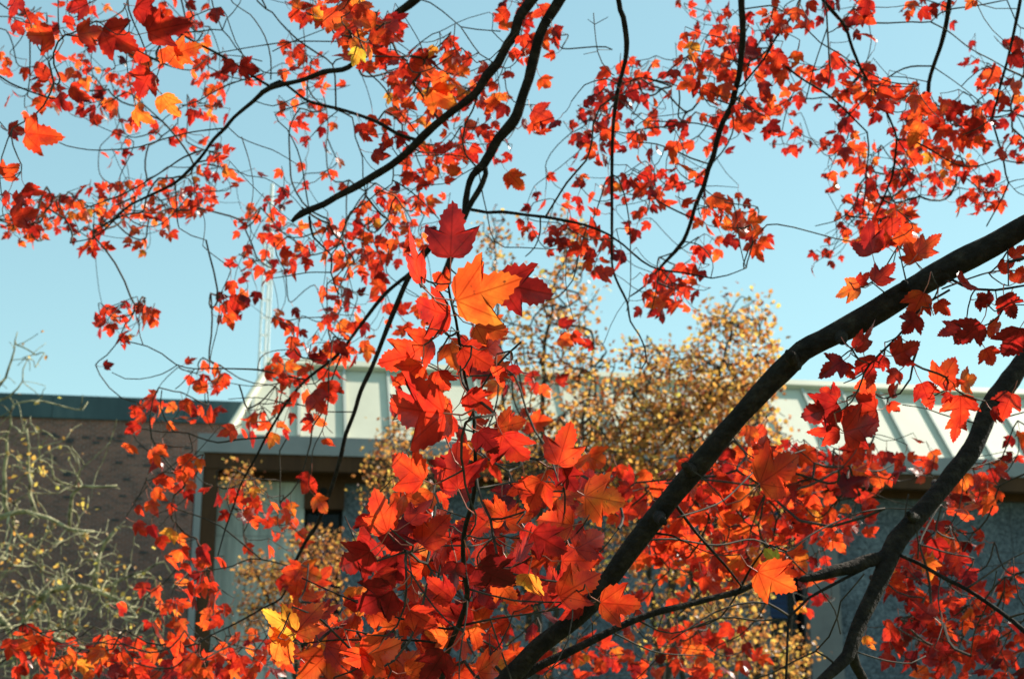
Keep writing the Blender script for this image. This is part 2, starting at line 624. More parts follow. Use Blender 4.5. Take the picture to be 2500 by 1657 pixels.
mb.hexa([rp_(e0 + .12, 0.01, .002), rp_(s1 - .036, 0.01, .002), rp_(s1 - .036, (s1 - s_h0) / k_ - .06, .002), rp_(s1 - .1, (s1 - .1 - s_h0) / k_ - .06, .002),
         rp_(e0 + .12, 0.01, .015), rp_(s1 - .036, 0.01, .015), rp_(s1 - .036, (s1 - s_h0) / k_ - .06, .015), rp_(s1 - .1, (s1 - .1 - s_h0) / k_ - .06, .015)])
mb.build('roof_panel', METAL, roof)
mb = MB()
rbox(mb, s_h1 - 0.1, S_END, tcap + 0.002, T_TOP + 0.05, 0.03, 0.16)
mb.build('ridge_cap', METAL, roof)
mb = MB()
mb.tube([rp_(hip(-0.02), 0.0, .03), rp_(hip(T_TOP), T_TOP, .03)], [0.085, 0.085], 8)
mb.build('hip_cap', METAL, roof)

# --- brick building behind
NBK = 14.0
zb0, zb1 = hit(300, 971, NBK)[1], hit(300, 1027, NBK)[1]
m, nt, N, L, P = new_mat('brick_courses')
tc = N.new('ShaderNodeTexCoord')
mp = N.new('ShaderNodeMapping')
mp.inputs['Rotation'].default_value = (R(-90), 0, 0)
cm = N.new('ShaderNodeMapping')
cm.inputs['Rotation'].default_value = (0, 0, -YAW)
L.new(tc.outputs['Object'], cm.inputs[0])
sx = N.new('ShaderNodeSeparateXYZ')
L.new(cm.outputs[0], sx.inputs[0])
cx = N.new('ShaderNodeCombineXYZ')
L.new(sx.outputs[0], cx.inputs[0])
L.new(sx.outputs[2], cx.inputs[1])
bt = N.new('ShaderNodeTexBrick')
bt.inputs['Scale'].default_value = 1.0
bt.inputs['Brick Width'].default_value = 0.21
bt.inputs['Row Height'].default_value = 0.068
bt.inputs['Mortar Size'].default_value = 0.007
bt.inputs['Color1'].default_value = (0.30, 0.115, 0.08, 1)
bt.inputs['Color2'].default_value = (0.16, 0.068, 0.052, 1)
bt.inputs['Mortar'].default_value = (0.30, 0.26, 0.23, 1)
L.new(cx.outputs[0], bt.inputs['Vector'])
no = N.new('ShaderNodeTexNoise')
no.inputs['Scale'].default_value = 2.2
no.inputs['Detail'].default_value = 8
L.new(tc.outputs['Object'], no.inputs[0])
mx = N.new('ShaderNodeMix')
mx.data_type = 'RGBA'
mx.blend_type = 'OVERLAY'
mx.inputs[0].default_value = 0.22
L.new(bt.outputs[0], mx.inputs[6])
L.new(no.outputs[0], mx.inputs[7])
L.new(mx.outputs[2], P.inputs['Base Color'])
P.inputs['Roughness'].default_value = 0.92
bb = N.new('ShaderNodeBump')
bb.inputs['Strength'].default_value = 0.6
bb.inputs['Distance'].default_value = 0.008
bb.invert = True
L.new(bt.outputs['Fac'], bb.inputs['Height'])
L.new(bb.outputs[0], P.inputs['Normal'])
BRICK = m
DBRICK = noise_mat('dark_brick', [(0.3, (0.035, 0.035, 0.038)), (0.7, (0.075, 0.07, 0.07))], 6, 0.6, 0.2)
bh = thing('brick_building', 'shaded red-brown brick building with dark teal metal coping behind the bare tree', 'building', bw(-4, NBK + 5, 0))
bwall = box('wall', BRICK, bh, -30, 6.0, NBK, NBK + 10, 0.02, zb1)
for k in range(10):
    a_ = -30.2 + k * 3.64
    box('coping', TEAL, bh, a_ + 0.006, a_ + 3.634, NBK - 0.10, NBK + 10.1, zb1 + 0.003, zb0)
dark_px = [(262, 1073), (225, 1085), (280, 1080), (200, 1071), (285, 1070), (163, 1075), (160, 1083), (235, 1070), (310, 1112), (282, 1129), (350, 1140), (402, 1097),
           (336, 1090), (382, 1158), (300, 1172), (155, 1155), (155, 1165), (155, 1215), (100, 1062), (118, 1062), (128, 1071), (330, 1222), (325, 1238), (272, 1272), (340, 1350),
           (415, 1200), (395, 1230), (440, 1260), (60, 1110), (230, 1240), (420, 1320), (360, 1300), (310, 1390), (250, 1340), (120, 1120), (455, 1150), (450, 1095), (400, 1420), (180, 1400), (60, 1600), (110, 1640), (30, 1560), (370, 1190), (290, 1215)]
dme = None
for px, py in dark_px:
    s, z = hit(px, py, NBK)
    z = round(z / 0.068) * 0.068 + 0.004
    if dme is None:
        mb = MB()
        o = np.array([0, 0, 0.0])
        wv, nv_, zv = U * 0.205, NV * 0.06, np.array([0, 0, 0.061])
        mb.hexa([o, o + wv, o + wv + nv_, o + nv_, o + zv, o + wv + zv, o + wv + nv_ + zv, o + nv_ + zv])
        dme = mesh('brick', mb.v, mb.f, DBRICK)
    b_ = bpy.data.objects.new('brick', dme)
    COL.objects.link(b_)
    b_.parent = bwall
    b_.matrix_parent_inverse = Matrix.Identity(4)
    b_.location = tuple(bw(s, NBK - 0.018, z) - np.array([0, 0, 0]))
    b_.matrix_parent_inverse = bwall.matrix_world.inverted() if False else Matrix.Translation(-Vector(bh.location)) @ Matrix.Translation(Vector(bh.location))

# --- lattice mast behind the roof
MASTM = noise_mat('white_mast_paint', [(0.3, (0.78, 0.78, 0.74)), (0.7, (0.86, 0.86, 0.82))], 3, 0.5, 0)
DM = 48.0
mbase = at(643, 900, DM)
mast = thing('lattice_mast', 'slim white lattice antenna mast rising behind the metal roof', 'mast', (mbase[0], mbase[1], 0))
zt_m, zm_m, zj_m = at(646, 402, DM)[2], at(643, 512, DM)[2], at(643, 560, DM)[2]
mx_, my_ = mbase[0], mbase[1]
hw = 10.5 / FPX * DM
corner = [(-hw, -hw * .6), (hw, -hw * .6), (0, hw)]
for c in corner:
    mb = MB()
    mb.tube([(mx_ + c[0] * 1.05, my_ + c[1], 0), (mx_ + c[0], my_ + c[1], zj_m), (mx_ + c[0] * .12, my_ + c[1] * .12, zm_m)], [0.042, 0.038, 0.036], 8)
    mb.build('leg', MASTM, mast)
mb = MB()
mb.tube([(mx_, my_, zm_m - .4), (mx_ + .01, my_, zt_m)], [0.075, 0.06], 10)
mb.build('top_pole', MASTM, mast)
zz = 0.6
sgn = 0
while zz < zj_m:
    for i in range(3):
        a_, c_ = corner[i], corner[(i + 1) % 3]
        mb = MB()
        mb.tube([(mx_ + a_[0], my_ + a_[1], zz), (mx_ + c_[0], my_ + c_[1], zz)], [0.018, 0.018], 5)
        mb.build('rung', MASTM, mast)
    zz += 0.62

# ------------------------------------------------------------------ branching
def grow(root_nodes, pts, k=0.35):
    """connect every point to a node nearer the root: returns parents (index; negative = -1-root index)"""
    rt = np.array([r[0] for r in root_nodes])
    pts = np.asarray(pts, float)
    d0 = np.sqrt(((pts[:, None, :] - rt[None, :, :]) ** 2).sum(2)) if len(rt) < 4000 else None
    dmin = d0.min(1)
    order = np.argsort(dmin)
    n = len(pts)
    pos = np.zeros((n, 3))
    path = np.zeros(n)
    par = np.zeros(n, dtype=int)
    idx = np.zeros(n, dtype=int)
    cnt = 0
    for i in order:
        p = pts[i]
        j = int(d0[i].argmin())
        best, bp = d0[i][j], -1 - j
        bl = best
        if cnt:
            dd = np.sqrt(((pos[:cnt] - p) ** 2).sum(1))
            cost = dd + k * path[:cnt]
            q = int(cost.argmin())
            if cost[q] < best:
                bp = int(idx[q])
                bl = dd[q] + path[q]
        par[i] = bp
        pos[cnt] = p
        path[cnt] = bl
        idx[cnt] = i
        cnt += 1
    return par, order


def subtree(par, order):
    n = len(par)
    cnt = np.ones(n)
    for i in order[::-1]:
        if par[i] >= 0:
            cnt[par[i]] += cnt[i]
    return cnt


def twig_mesh(root_nodes, pts, par, cnt, r_min, r_pow, r_max, sag=0.06, sides=5, wig=0.05, seed=1):
    """tubes along the tree of points, bent so that a shoot runs smoothly on through its nodes"""
    rr = random.Random(seed)
    n = len(pts)
    main = [-1] * n
    for i in range(n):
        p = par[i]
        if p >= 0 and (main[p] < 0 or cnt[i] > cnt[main[p]]):
            main[p] = i
    pos = lambda i: np.asarray(pts[par[i]] if par[i] >= 0 else root_nodes[-1 - par[i]][0], float)
    tan = []
    for i in range(n):
        d = unit(pts[i] - pos(i))
        if main[i] >= 0:
            d = unit(d + unit(pts[main[i]] - pts[i]))
        tan.append(d)
    mb = MB()
    for i, p in enumerate(pts):
        q = pos(i)
        d = p - q
        ln = np.linalg.norm(d)
        if ln < 1e-4:
            continue
        r1 = min(r_max, r_min * cnt[i] ** r_pow)
        r0 = min(r_max, r_min * (cnt[par[i]] if par[i] >= 0 else cnt[i]) ** r_pow)
        r0 = min(r0, r1 * 1.35)
        tq = tan[par[i]] if par[i] >= 0 else unit(d + rng.normal(size=3) * ln * .25)
        if par[i] >= 0 and main[par[i]] != i:
            tq = unit(tq * .6 + unit(d))
        t0, t1 = tq * ln * .5, tan[i] * ln * .5
        off = np.array([rr.uniform(-1, 1), rr.uniform(-1, 1), rr.uniform(-1, .6)]) * ln * wig
        off[2] -= ln * sag * rr.random()
        nseg = 3 if ln < 0.12 else (5 if ln < .5 else 8)
        P_, W_ = [], []
        for k in range(nseg + 1):
            t = k / nseg
            h = q * (2 * t ** 3 - 3 * t * t + 1) + t0 * (t ** 3 - 2 * t * t + t) + p * (-2 * t ** 3 + 3 * t * t) + t1 * (t ** 3 - t * t)
            P_.append(h + off * (4 * t * (1 - t)) ** 2)
            W_.append(r0 + (r1 - r0) * t)
        mb.tube(P_, W_, sides, cap=(cnt[i] == 1))
    return mb


def blob_points(blobs, shape=0.5):
    pts = []
    for (cx, cy, rx, ry, n, d, dd) in blobs:
        for _ in range(n):
            a = random.uniform(0, 6.283)
            r = random.random() ** shape
            pts.append(at(cx + rx * r * math.cos(a), cy + ry * r * math.sin(a), d + random.gauss(0, dd)))
    return pts


SMALL = [(0, 0, 0), (.32, .25, .05), (.30, .62, .0), (0, 1.0, -.10), (-.30, .62, .02), (-.32, .25, .06), (0, .5, -.05)]
SMALLF = [(0, 1, 6), (1, 2, 6), (2, 3, 6), (3, 4, 6), (4, 5, 6), (5, 0, 6)]


def small_leaves(points, size, tone, name, parent, mat, up=0.0):
    V, Fc, UVs, T = [], [], [], []
    for p in points:
        s = size * random.uniform(.65, 1.3)
        y = unit(rng.normal(size=3) + np.array([0, 0, up]))
        z = unit(np.cross(y, rng.normal(size=3)))
        x = np.cross(y, z)
        b = len(V)
        w = random.uniform(.8, 1.25)
        for (a, c, e) in SMALL:
            V.append(p + (x * a * w + y * c + z * e * random.uniform(.2, 2.2)) * s)
            UVs.append((a, c))
        Fc += [(b + i, b + j, b + k) for i, j, k in SMALLF]
        T += [max(0, min(1.25, random.gauss(*tone)))] * 7
    o = put(name, mesh(name, V, Fc, mat, False, UVs, {'tone': T}), parent)
    o['kind'] = 'stuff'
    return o


# ------------------------------------------------------------------ golden trees behind
def golden_tree(label, basepx, depth, stems, blobs, nleaf, tone, size, name='golden_tree', group=None, twigr=0.005, leaf_per=5):
    base = at(basepx, 1400, depth)
    base[2] = 0
    t = thing(name, label, 'tree', base, group)
    roots = []
    for si, st in enumerate(stems):
        pts = [base + np.array([(si - len(stems) / 2) * 0.08, 0, -0.05])] + [at(x, y, depth + dz) for x, y, dz in st]
        w0 = 0.042 if si else 0.055
        P_, W_ = catmull(pts, [w0 * (1 - .86 * i / (len(pts) - 1)) for i in range(len(pts))], 0.12)
        for i in range(1, len(P_) - 1):
            P_[i] = P_[i] + rng.normal(size=3) * 0.018
        mb = MB()
        mb.tube(P_, W_, 8, wob=.06, seed=si)
        mb.build('trunk' if si == 0 else 'stem', GBARK, t, True)
        roots += list(zip(P_[6:], W_[6:]))
    pts = blob_points(blobs)
    par, order = grow(roots, pts, .3)
    cnt = subtree(par, order)
    o = twig_mesh(roots, pts, par, cnt, twigr, .38, .02, seed=len(label)).build('twigs', GBARK, t)
    o['kind'] = 'stuff'
    lp = []
    per = nleaf / len(pts)
    for p in pts:
        for _ in range(int(per) + (random.random() < per % 1)):
            lp.append(p + rng.normal(size=3) * np.array([.085, .12, .08]))
    small_leaves(lp, size, tone, 'crown', t, GOLD, -.3)
    return t


golden_tree('tall golden-leaved tree with dense yellow crown in front of the pale roof', 1640, 17.0,
            [[(1640, 1500, 0), (1655, 1250, .2), (1700, 1050, .1), (1760, 900, 0), (1800, 760, 0)],
             [(1600, 1500, .3), (1560, 1250, .4), (1540, 1050, .5), (1560, 900, .3), (1580, 820, .2)],
             [(1670, 1500, -.2), (1740, 1300, -.4), (1800, 1150, -.5), (1860, 1050, -.4)]],
            [(1790, 890, 105, 130, 150, 17, .6), (1740, 1010, 150, 130, 190, 17, .7), (1640, 950, 90, 110, 80, 17, .6), (1800, 765, 90, 50, 34, 17, .4),
             (1650, 1090, 170, 100, 150, 17, .8), (1540, 1030, 130, 110, 110, 17, .7), (1870, 1040, 55, 60, 26, 17, .4), (1870, 1090, 60, 40, 14, 17, .4),
             (1560, 900, 70, 80, 30, 17, .5), (1500, 1140, 120, 90, 90, 17, .7), (1740, 1240, 150, 110, 90, 17, .7), (1620, 1300, 160, 120, 80, 17, .7), (1700, 1500, 170, 140, 90, 17, .7), (1850, 860, 50, 70, 20, 17, .4)],
            8600, (.54, .30), .064)
golden_tree('slender tree with sparse orange-brown leaves on thin upright stems', 1330, 15.5,
            [[(1310, 1500, 0), (1320, 1200, 0), (1325, 980, .1), (1345, 760, .1), (1395, 560, .1)],
             [(1290, 1500, .2), (1260, 1200, .3), (1230, 960, .3), (1215, 720, .3), (1205, 540, .3)],
             [(1350, 1500, -.1), (1400, 1250, -.2), (1430, 1000, -.2), (1450, 850, -.2)]],
            [(1400, 590, 45, 80, 34, 15.5, .3), (1385, 720, 80, 80, 60, 15.5, .4), (1350, 840, 110, 100, 75, 15.5, .5), (1350, 980, 130, 110, 100, 15.5, .5),
             (1210, 560, 45, 55, 22, 15.8, .3), (1230, 660, 45, 60, 14, 15.8, .3), (1250, 830, 60, 80, 22, 15.8, .4), (1350, 1100, 170, 80, 110, 15.5, .6), (1440, 1080, 110, 90, 80, 15.5, .6),
             (1280, 1200, 150, 120, 60, 15.5, .6), (1420, 1250, 140, 140, 70, 15.5, .6), (1440, 900, 70, 90, 30, 15.5, .4), (1300, 1480, 200, 150, 70, 15.5, .6)],
            3900, (.46, .28), .057)
golden_tree('small orange-yellow tree growing close to the brown-framed wall', 985, 19.5,
            [[(985, 1500, 0), (990, 1300, 0), (1000, 1150, 0), (1010, 1030, 0)], [(960, 1500, .1), (930, 1330, .1), (905, 1200, .1)]],
            [(1000, 1080, 80, 60, 50, 19.5, .5), (1010, 1170, 90, 80, 60, 19.5, .5), (930, 1210, 60, 110, 50, 19.5, .5), (960, 1090, 60, 40, 25, 19.5, .5), (1000, 1350, 120, 120, 60, 19.5, .6)],
            1500, (.52, .26), .06)
golden_tree('low rounded shrub with dry orange-brown leaves below the dark window', 730, 20.5,
            [[(725, 1600, 0), (715, 1470, 0), (735, 1350, 0), (770, 1290, 0)], [(690, 1600, .1), (650, 1450, .1), (600, 1340, .1), (595, 1200, .1)]],
            [(770, 1350, 75, 60, 90, 20.5, .5), (740, 1430, 90, 60, 70, 20.5, .5), (640, 1400, 70, 30, 46, 20.5, .4), (595, 1180, 38, 50, 40, 20.5, .3), (680, 1480, 100, 50, 60, 20.5, .5), (760, 1540, 80, 80, 50, 20.5, .5), (620, 1520, 60, 50, 14, 20.5, .4)],
            2800, (.46, .25), .06, name='golden_shrub')
golden_tree('bushy yellow-leaved shrub standing before the blue-blinded window', 1850, 20.0,
            [[(1850, 1640, 0), (1860, 1500, 0), (1840, 1420, 0), (1830, 1330, 0)], [(1890, 1650, 0), (1920, 1580, 0), (1935, 1500, 0)]],
            [(1850, 1340, 90, 70, 60, 20, .5), (1780, 1420, 90, 70, 60, 20, .5), (1900, 1610, 90, 70, 80, 20, .5), (1760, 1560, 120, 90, 100, 20, .6), (1830, 1240, 60, 60, 40, 20, .4)],
            2600, (.56, .28), .064, name='golden_shrub')

# ------------------------------------------------------------------ bare lichen-covered tree
DB = 11.0
bb_ = at(20, 1600, DB)
bb_[2] = 0
bare = thing('lichen_tree', 'gnarled bare tree with pale lichen-covered twigs before the brick wall', 'tree', bb_)
tp, tw = catmull([bb_ + np.array([0, 0, -.05]), at(30, 1900, DB), at(60, 1700, DB), at(40, 1560, DB)], [.11, .085, .06, .045], .12)
mb = MB()
mb.tube(tp, tw, 10, wob=.1)
mb.build('trunk', LICHEN, bare, True)
broots = list(zip(tp[-8:], tw[-8:]))
arms = [('40,1560 90,1470 160,1432 240,1440 300,1470 380,1500', .030, .010), ('40,1560 -20,1480 -60,1400 -40,1300 20,1255 90,1255 170,1290 230,1300', .032, .012),
        ('40,1560 140,1560 220,1590 290,1600', .024, .010), ('230,1440 245,1370 260,1320 285,1290', .018, .010), ('20,1255 10,1150 18,1060 30,990', .018, .008),
        ('90,1255 72,1180 68,1110 70,1050', .014, .008), ('-60,1400 -70,1200 -30,1000 20,900 40,810', .022, .004), ('-30,1000 40,950 70,880', .012, .003), ('170,1290 180,1200 230,1185 290,1190', .014, .009),
        ('240,1440 330,1400 400,1370', .013, .007), ('60,1700 150,1680 165,1600 160,1540', .026, .012)]
for sp, w0, w1 in arms:
    c = [tuple(map(float, q.split(','))) for q in sp.split()]
    dz = random.uniform(-.35, .35)
    P_ = [at(x, y, DB + dz * min(1, i / 2)) for i, (x, y) in enumerate(c)]
    P_, W_ = catmull(P_, [w0 + (w1 - w0) * i / (len(P_) - 1) for i in range(len(P_))], .07)
    for i in range(1, len(P_)):
        P_[i] = P_[i] + rng.normal(size=3) * .008
    mb = MB()
    mb.tube(P_, W_, 7, wob=.12, seed=int(w0 * 999))
    mb.build('limb', LICHEN, bare, True)
    broots += list(zip(P_[2:], W_[2:]))
bp_ = blob_points([(110, 1400, 190, 120, 260, DB, .4), (220, 1480, 190, 120, 250, DB, .4), (60, 1520, 150, 110, 110, DB, .4), (90, 1290, 140, 100, 90, DB, .3), (270, 1330, 80, 70, 28, DB, .3), (40, 1120, 70, 150, 60, DB, .3),
                   (110, 1130, 80, 80, 40, DB, .3), (340, 1420, 90, 70, 26, DB, .3), (230, 1200, 70, 25, 8, DB, .2), (40, 960, 80, 110, 26, DB, .3), (340, 1540, 90, 70, 34, DB, .3), (140, 1620, 180, 60, 90, DB, .3), (-100, 1300, 130, 350, 110, DB, .4), (205, 985, 14, 35, 3, DB, .1), (180, 1080, 120, 120, 14, DB, .3), (60, 860, 60, 60, 8, DB, .3)])
par, order = grow(broots, bp_, .45)
cnt = subtree(par, order)
o = twig_mesh(broots, bp_, par, cnt, .0026, .44, .020, sag=-.1, wig=.05, sides=5, seed=5).build('twigs', LICHEN, bare, True)
o['kind'] = 'stuff'
lp = [bp_[i] + rng.normal(size=3) * .05 for i in rng.choice(len(bp_), 330, replace=False)]
lp += [at(random.gauss(75, 28), random.gauss(1135, 18), DB) for _ in range(18)] + [at(random.gauss(205, 14), random.gauss(1235, 16), DB) for _ in range(8)]
small_leaves(lp, .042, (.85, .25), 'leaves', bare, GOLD)

#MAPLES-BEGIN
# ------------------------------------------------------------------ the two red maples
def outline(hero, r):
    """half outline of a red maple leaf, base at 0,0 and tip at 0,1"""
    if hero:
        h = [(0.06, -.015), (0.15, -.02), (0.23, -.01), (0.27, .03), (0.335, .055), (0.34, .11), (0.405, .165), (0.385, .23), (0.445, .30), (0.425, .36),
             (0.48, .43), (0.50, .545), (0.41, .505), (0.375, .52), (0.32, .475), (0.235, .465), (0.22, .55), (0.255, .62), (0.21, .66), (0.23, .735), (0.175, .75), (0.165, .83), (0.10, .84), (0.09, .92), (0.03, .945)]
    else:
        h = [(0.16, -.03), (0.30, .02), (0.35, .10), (0.43, .18), (0.41, .26), (0.50, .50), (0.37, .50), (0.22, .44), (0.25, .62), (0.17, .74), (0.10, .86)]
    wid, sin_, = r.uniform(.92, 1.18), r.uniform(-.05, .05)
    out = []
    for sgn in (1, -1):
        side = []
        for (x, y) in h:
            if abs(y - .46) < .03 and x < .3:
                x -= sin_
            side.append((sgn * x * wid * r.uniform(.955, 1.045), y + r.uniform(-.012, .012)))
        out.append(side)
    return [(0, 0)] + out[0] + [(r.uniform(-.03, .03), 1.0)] + out[1][::-1]


def leaf_shape(hero, seed):
    r = random.Random(seed)
    ol = outline(hero, r)
    n = len(ol)
    fold, droop, cup, tw = r.uniform(.0, .6), r.uniform(-.15, .6), r.uniform(-.8, .5), r.uniform(-.7, .7)
    rip, ph = r.uniform(.03, .09), r.uniform(0, 6.28)
    if seed in (100, 101, 102):
        fold, droop, cup, tw = .12, .1, -.15, .1
    hinge = r.uniform(-.4, .6) if r.random() < .4 and seed not in (100, 101, 102) else 0

    def z(x, y):
        ang = math.atan2(x, y + .02)
        rad = math.hypot(x, y)
        v = fold * abs(x) * .6 - droop * y * y + cup * x * x + tw * x * y + rip * math.sin(ang * 5 + ph) * rad
        if hinge and x > .1:
            v += hinge * (x - .1)
        return v
    V, U_, F_ = [], [], []
    for (x, y) in ol:
        V.append((x, y, z(x, y)))
        U_.append((x, y))
    if hero:
        for (x, y) in ol:
            a, c = x * .52, .36 + (y - .36) * .55
            if abs(x) < .03 and y < .1:
                c = .06
            V.append((a, c, z(a, c)))
            U_.append((a, c))
        cx = (0, .36)
        V.append((0, .36, z(0, .36) - .01))
        U_.append(cx)
        for i in range(n):
            j = (i + 1) % n
            F_ += [(i, j, n + j, n + i), (n + i, n + j, 2 * n)]
    else:
        for yy in (.30, .62):
            V.append((0, yy, z(0, yy) - .012))
            U_.append((0, yy))
        k = n // 2
        for i in range(n):
            j = (i + 1) % n
            up_i, up_j = ol[i][1] > .43, ol[j][1] > .43
            # faces fan to the lower or the upper midrib point
            c = n + 1 if (up_i and up_j and abs(ol[i][0]) < .3 and abs(ol[j][0]) < .3) else n
            F_.append((i, j, c))
        # close the gap between the two fans
        hi = [i for i in range(n) if ol[i][1] > .40 and abs(ol[i][0]) < .3]
        lo_r, lo_l = min(hi), max(hi)
        F_ += [(lo_r, n + 1, n), (n + 1, lo_l, n)]
    return np.array(V), F_, np.array(U_)


HERO = [leaf_shape(True, 100 + i) for i in range(9)]
MID = [leaf_shape(False, 200 + i) for i in range(12)]
HERO_ME = [mesh('leaf', v, f, LEAF_O, True, u) for v, f, u in HERO]
MID_ME = [mesh('leaf', v, f, LEAF_O, False, u) for v, f, u in MID]


class Maple:
    def __init__(self, label, base):
        self.o = thing('red_maple', label, 'tree', base)
        self.nodes = []      # (point, radius) along traced branches
        self.px = []         # their picture positions, to find the depth of a joint
        self.leaves = []     # dicts
        self.k = 0
        self.wk = .85        # how much slimmer the wood is than the blurred trace

    def branch(self, spec, w0, w1, d0=None, d1=None, name='branch', sides=None, ws=None, wob=None):
        c = [tuple(map(float, q.split(','))) for q in spec.split()]
        if d0 is None:
            dd = [(abs(px - c[0][0]) + abs(py - c[0][1]), d) for px, py, d in self.px]
            d0 = min(dd)[1] if dd else 4.0
        if d1 is None:
            d1 = d0 + random.uniform(-.25, .3)
        ln = [0.0]
        for a, b in zip(c, c[1:]):
            ln.append(ln[-1] + math.hypot(b[0] - a[0], b[1] - a[1]))
        P_, W_ = [], []
        for i, (x, y) in enumerate(c):
            t = ln[i] / ln[-1]
            d = d0 + (d1 - d0) * t
            P_.append(at(x, y, d))
            w = (w0 + (w1 - w0) * t) if ws is None else ws[i]
            W_.append(.5 * w * self.wk / FPX * d)
            self.px.append((x, y, d))
        # intermediate picture points too, so that side twigs find their joint
        for i in range(len(c) - 1):
            for t in (.25, .5, .75):
                tt = (ln[i] + (ln[i + 1] - ln[i]) * t) / ln[-1]
                self.px.append((c[i][0] + (c[i + 1][0] - c[i][0]) * t, c[i][1] + (c[i + 1][1] - c[i][1]) * t, d0 + (d1 - d0) * tt))
        big = max(ws) > 13 if ws else max(w0, w1) > 13
        P2, W2 = catmull(P_, W_, .022 if big else .03)
        if big:
            for i in range(len(W2)):
                W2[i] *= 1 + .05 * math.sin(i * .21 + self.k) + .035 * math.sin(i * .67 + self.k * 2)
        mb = MB()
        self.k += 1
        mb.tube(P2, W2, sides or (14 if big else 6), wob=wob if wob is not None else (.05 if big else .10), seed=self.k)
        o = mb.build(name, BARK if big or max(w0, w1) > 7 else TWIG, self.o, True)
        self.nodes += list(zip(P2, W2))
        return o

    def leaf(self, base, tip_dir, nrm, size, tone, hero=False, var=None, ob=False):
        y = unit(tip_dir)
        z = unit(np.asarray(nrm, float) - y * np.dot(nrm, y))
        x = np.cross(y, z)
        self.leaves.append(dict(p=np.asarray(base, float), x=x, y=y, z=z, s=size, t=tone, hero=hero, v=var, ob=ob))

    def hero(self, bx, by, tx, ty, d, tone, tilt=0.0, roll=0.0, sc=1.0, var=None):
        """a leaf seen singly: base and tip in the picture, d deep; tilt leans the tip away, roll turns the blade about its midrib"""
        a, b = at(bx, by, d), at(tx, ty, d)
        L_ = np.linalg.norm(b - a)
        y = unit(b - a) * math.cos(tilt) + VIEW * math.sin(tilt)
        n = -VIEW
        n = unit(n - y * np.dot(n, y))
        x = np.cross(y, n)
        if np.dot(n * math.cos(roll) + x * math.sin(roll), SUN) > np.dot(n * math.cos(roll) - x * math.sin(roll), SUN) and (random.random() < .8 or var in (0, 1, 2)):
            roll = -roll                       # blades mostly turn their upper face to the light
        n = n * math.cos(roll) + x * math.sin(roll)
        self.leaf(a, y, n, L_ / max(.3, math.cos(tilt)) * sc, tone, True, var, True)

    def cluster(self, cx, cy, rx, ry, n, w, tone=.45, real=.07, d=None, spread=.10, ang=-90, aspread=62):
        d = d or real * FPX / w
        if d > 6.6:
            d, real = 6.6, w * 6.6 / FPX
        if cy < 640 and cy > 0 and 0 < cx < 2500:
            n, real = max(1, round(n * (.74 if cx > 1380 else .92))), real * .93
        if cx < 720 and 980 < cy < 1550:
            n = max(1, round(n * .72))
        got = []
        for _ in range(n):
            for _try in range(14):
                a = random.uniform(0, 6.283)
                r = math.sqrt(random.random())
                x, y = cx + rx * r * math.cos(a), cy + ry * r * math.sin(a)
                if all((x - q[0]) ** 2 + (y - q[1]) ** 2 > (w * .42) ** 2 for q in got):
                    break
            got.append((x, y))
            dd = d * (1 + random.gauss(0, spread))
            s = real * .86 * random.uniform(.72, 1.28)
            if -60 < x < 2560 and -60 < y < 1720:
                pass
            an = R(random.gauss(ang, aspread))
            t3 = RIGHT * math.cos(an) + UPV * math.sin(an) + VIEW * random.gauss(0, .45)
            t3 = unit(t3)
            nr = -VIEW * random.choice((1, 1, 1, -1)) + rng.normal(size=3) * .75 + np.array([0, 0, .35])
            for _try in range(5):
                c_ = unit(nr - t3 * np.dot(nr, t3))
                if np.dot(c_ * np.sign(-(c_ @ VIEW)), SUN) < -.05 or random.random() < .22:
                    break
                nr = -VIEW * random.choice((1, 1, 1, -1)) + rng.normal(size=3) * .75 + np.array([0, 0, .35])
            b = at(x, y, dd) - t3 * s * .45
            self.leaf(b, t3, nr, s, max(0.02, min(1.15, random.gauss(tone - .04, .17))), w > 52)

    def finish(self, seed):
        # twigs and leaf stalks
        rr = random.Random(seed)
        nd, ends = [], []
        for l in self.leaves:
            L_ = l['s'] * rr.uniform(.35, .75)
            back = unit(-l['y'] + np.array([0, 0, .5]) + rng.normal(size=3) * .35)
            nd.append(l['p'] + back * L_)
        step = max(1, len(self.nodes) // 3500)
        roots = self.nodes[::step]
        par, order = grow(roots, nd, .22)
        cnt = subtree(par, order)
        o = twig_mesh(roots, nd, par, cnt, .0013, .32, .0042, sag=.10, wig=.08, seed=seed).build('twigs', TWIG, self.o)
        o['kind'] = 'stuff'
        mb = MB()
        for l, q in zip(self.leaves, nd):
            p = l['p'] + l['y'] * l['s'] * .01
            mid = (p + q) / 2 + np.array([0, 0, -1]) * np.linalg.norm(p - q) * .12 - l['y'] * l['s'] * .05
            r_ = max(.0010, l['s'] * .012)
            mb.tube([q, mid, p], [r_ * 1.3, r_, r_ * .9], 4, cap=False)
        o = mb.build('petioles', PETIOLE, self.o)
        o['kind'] = 'stuff'
        # the 300 leaves that show largest are single parts
        def key(l):
            v = l['p'] - EYE
            dep = max(.2, float(v @ VIEW))
            px, py = 1250 + FPX * v[0] / dep, 828.5 - FPX * float(v @ UPV) / dep
            inside = -30 < px < 2530 and -30 < py < 1690
            return (1 if l['ob'] else 0, l['s'] / dep * (.35 + abs(l['z'] @ VIEW)) if inside else 0)
        self.leaves.sort(key=key, reverse=True)
        tree_inv = Matrix.Translation(-Vector(self.o.location))
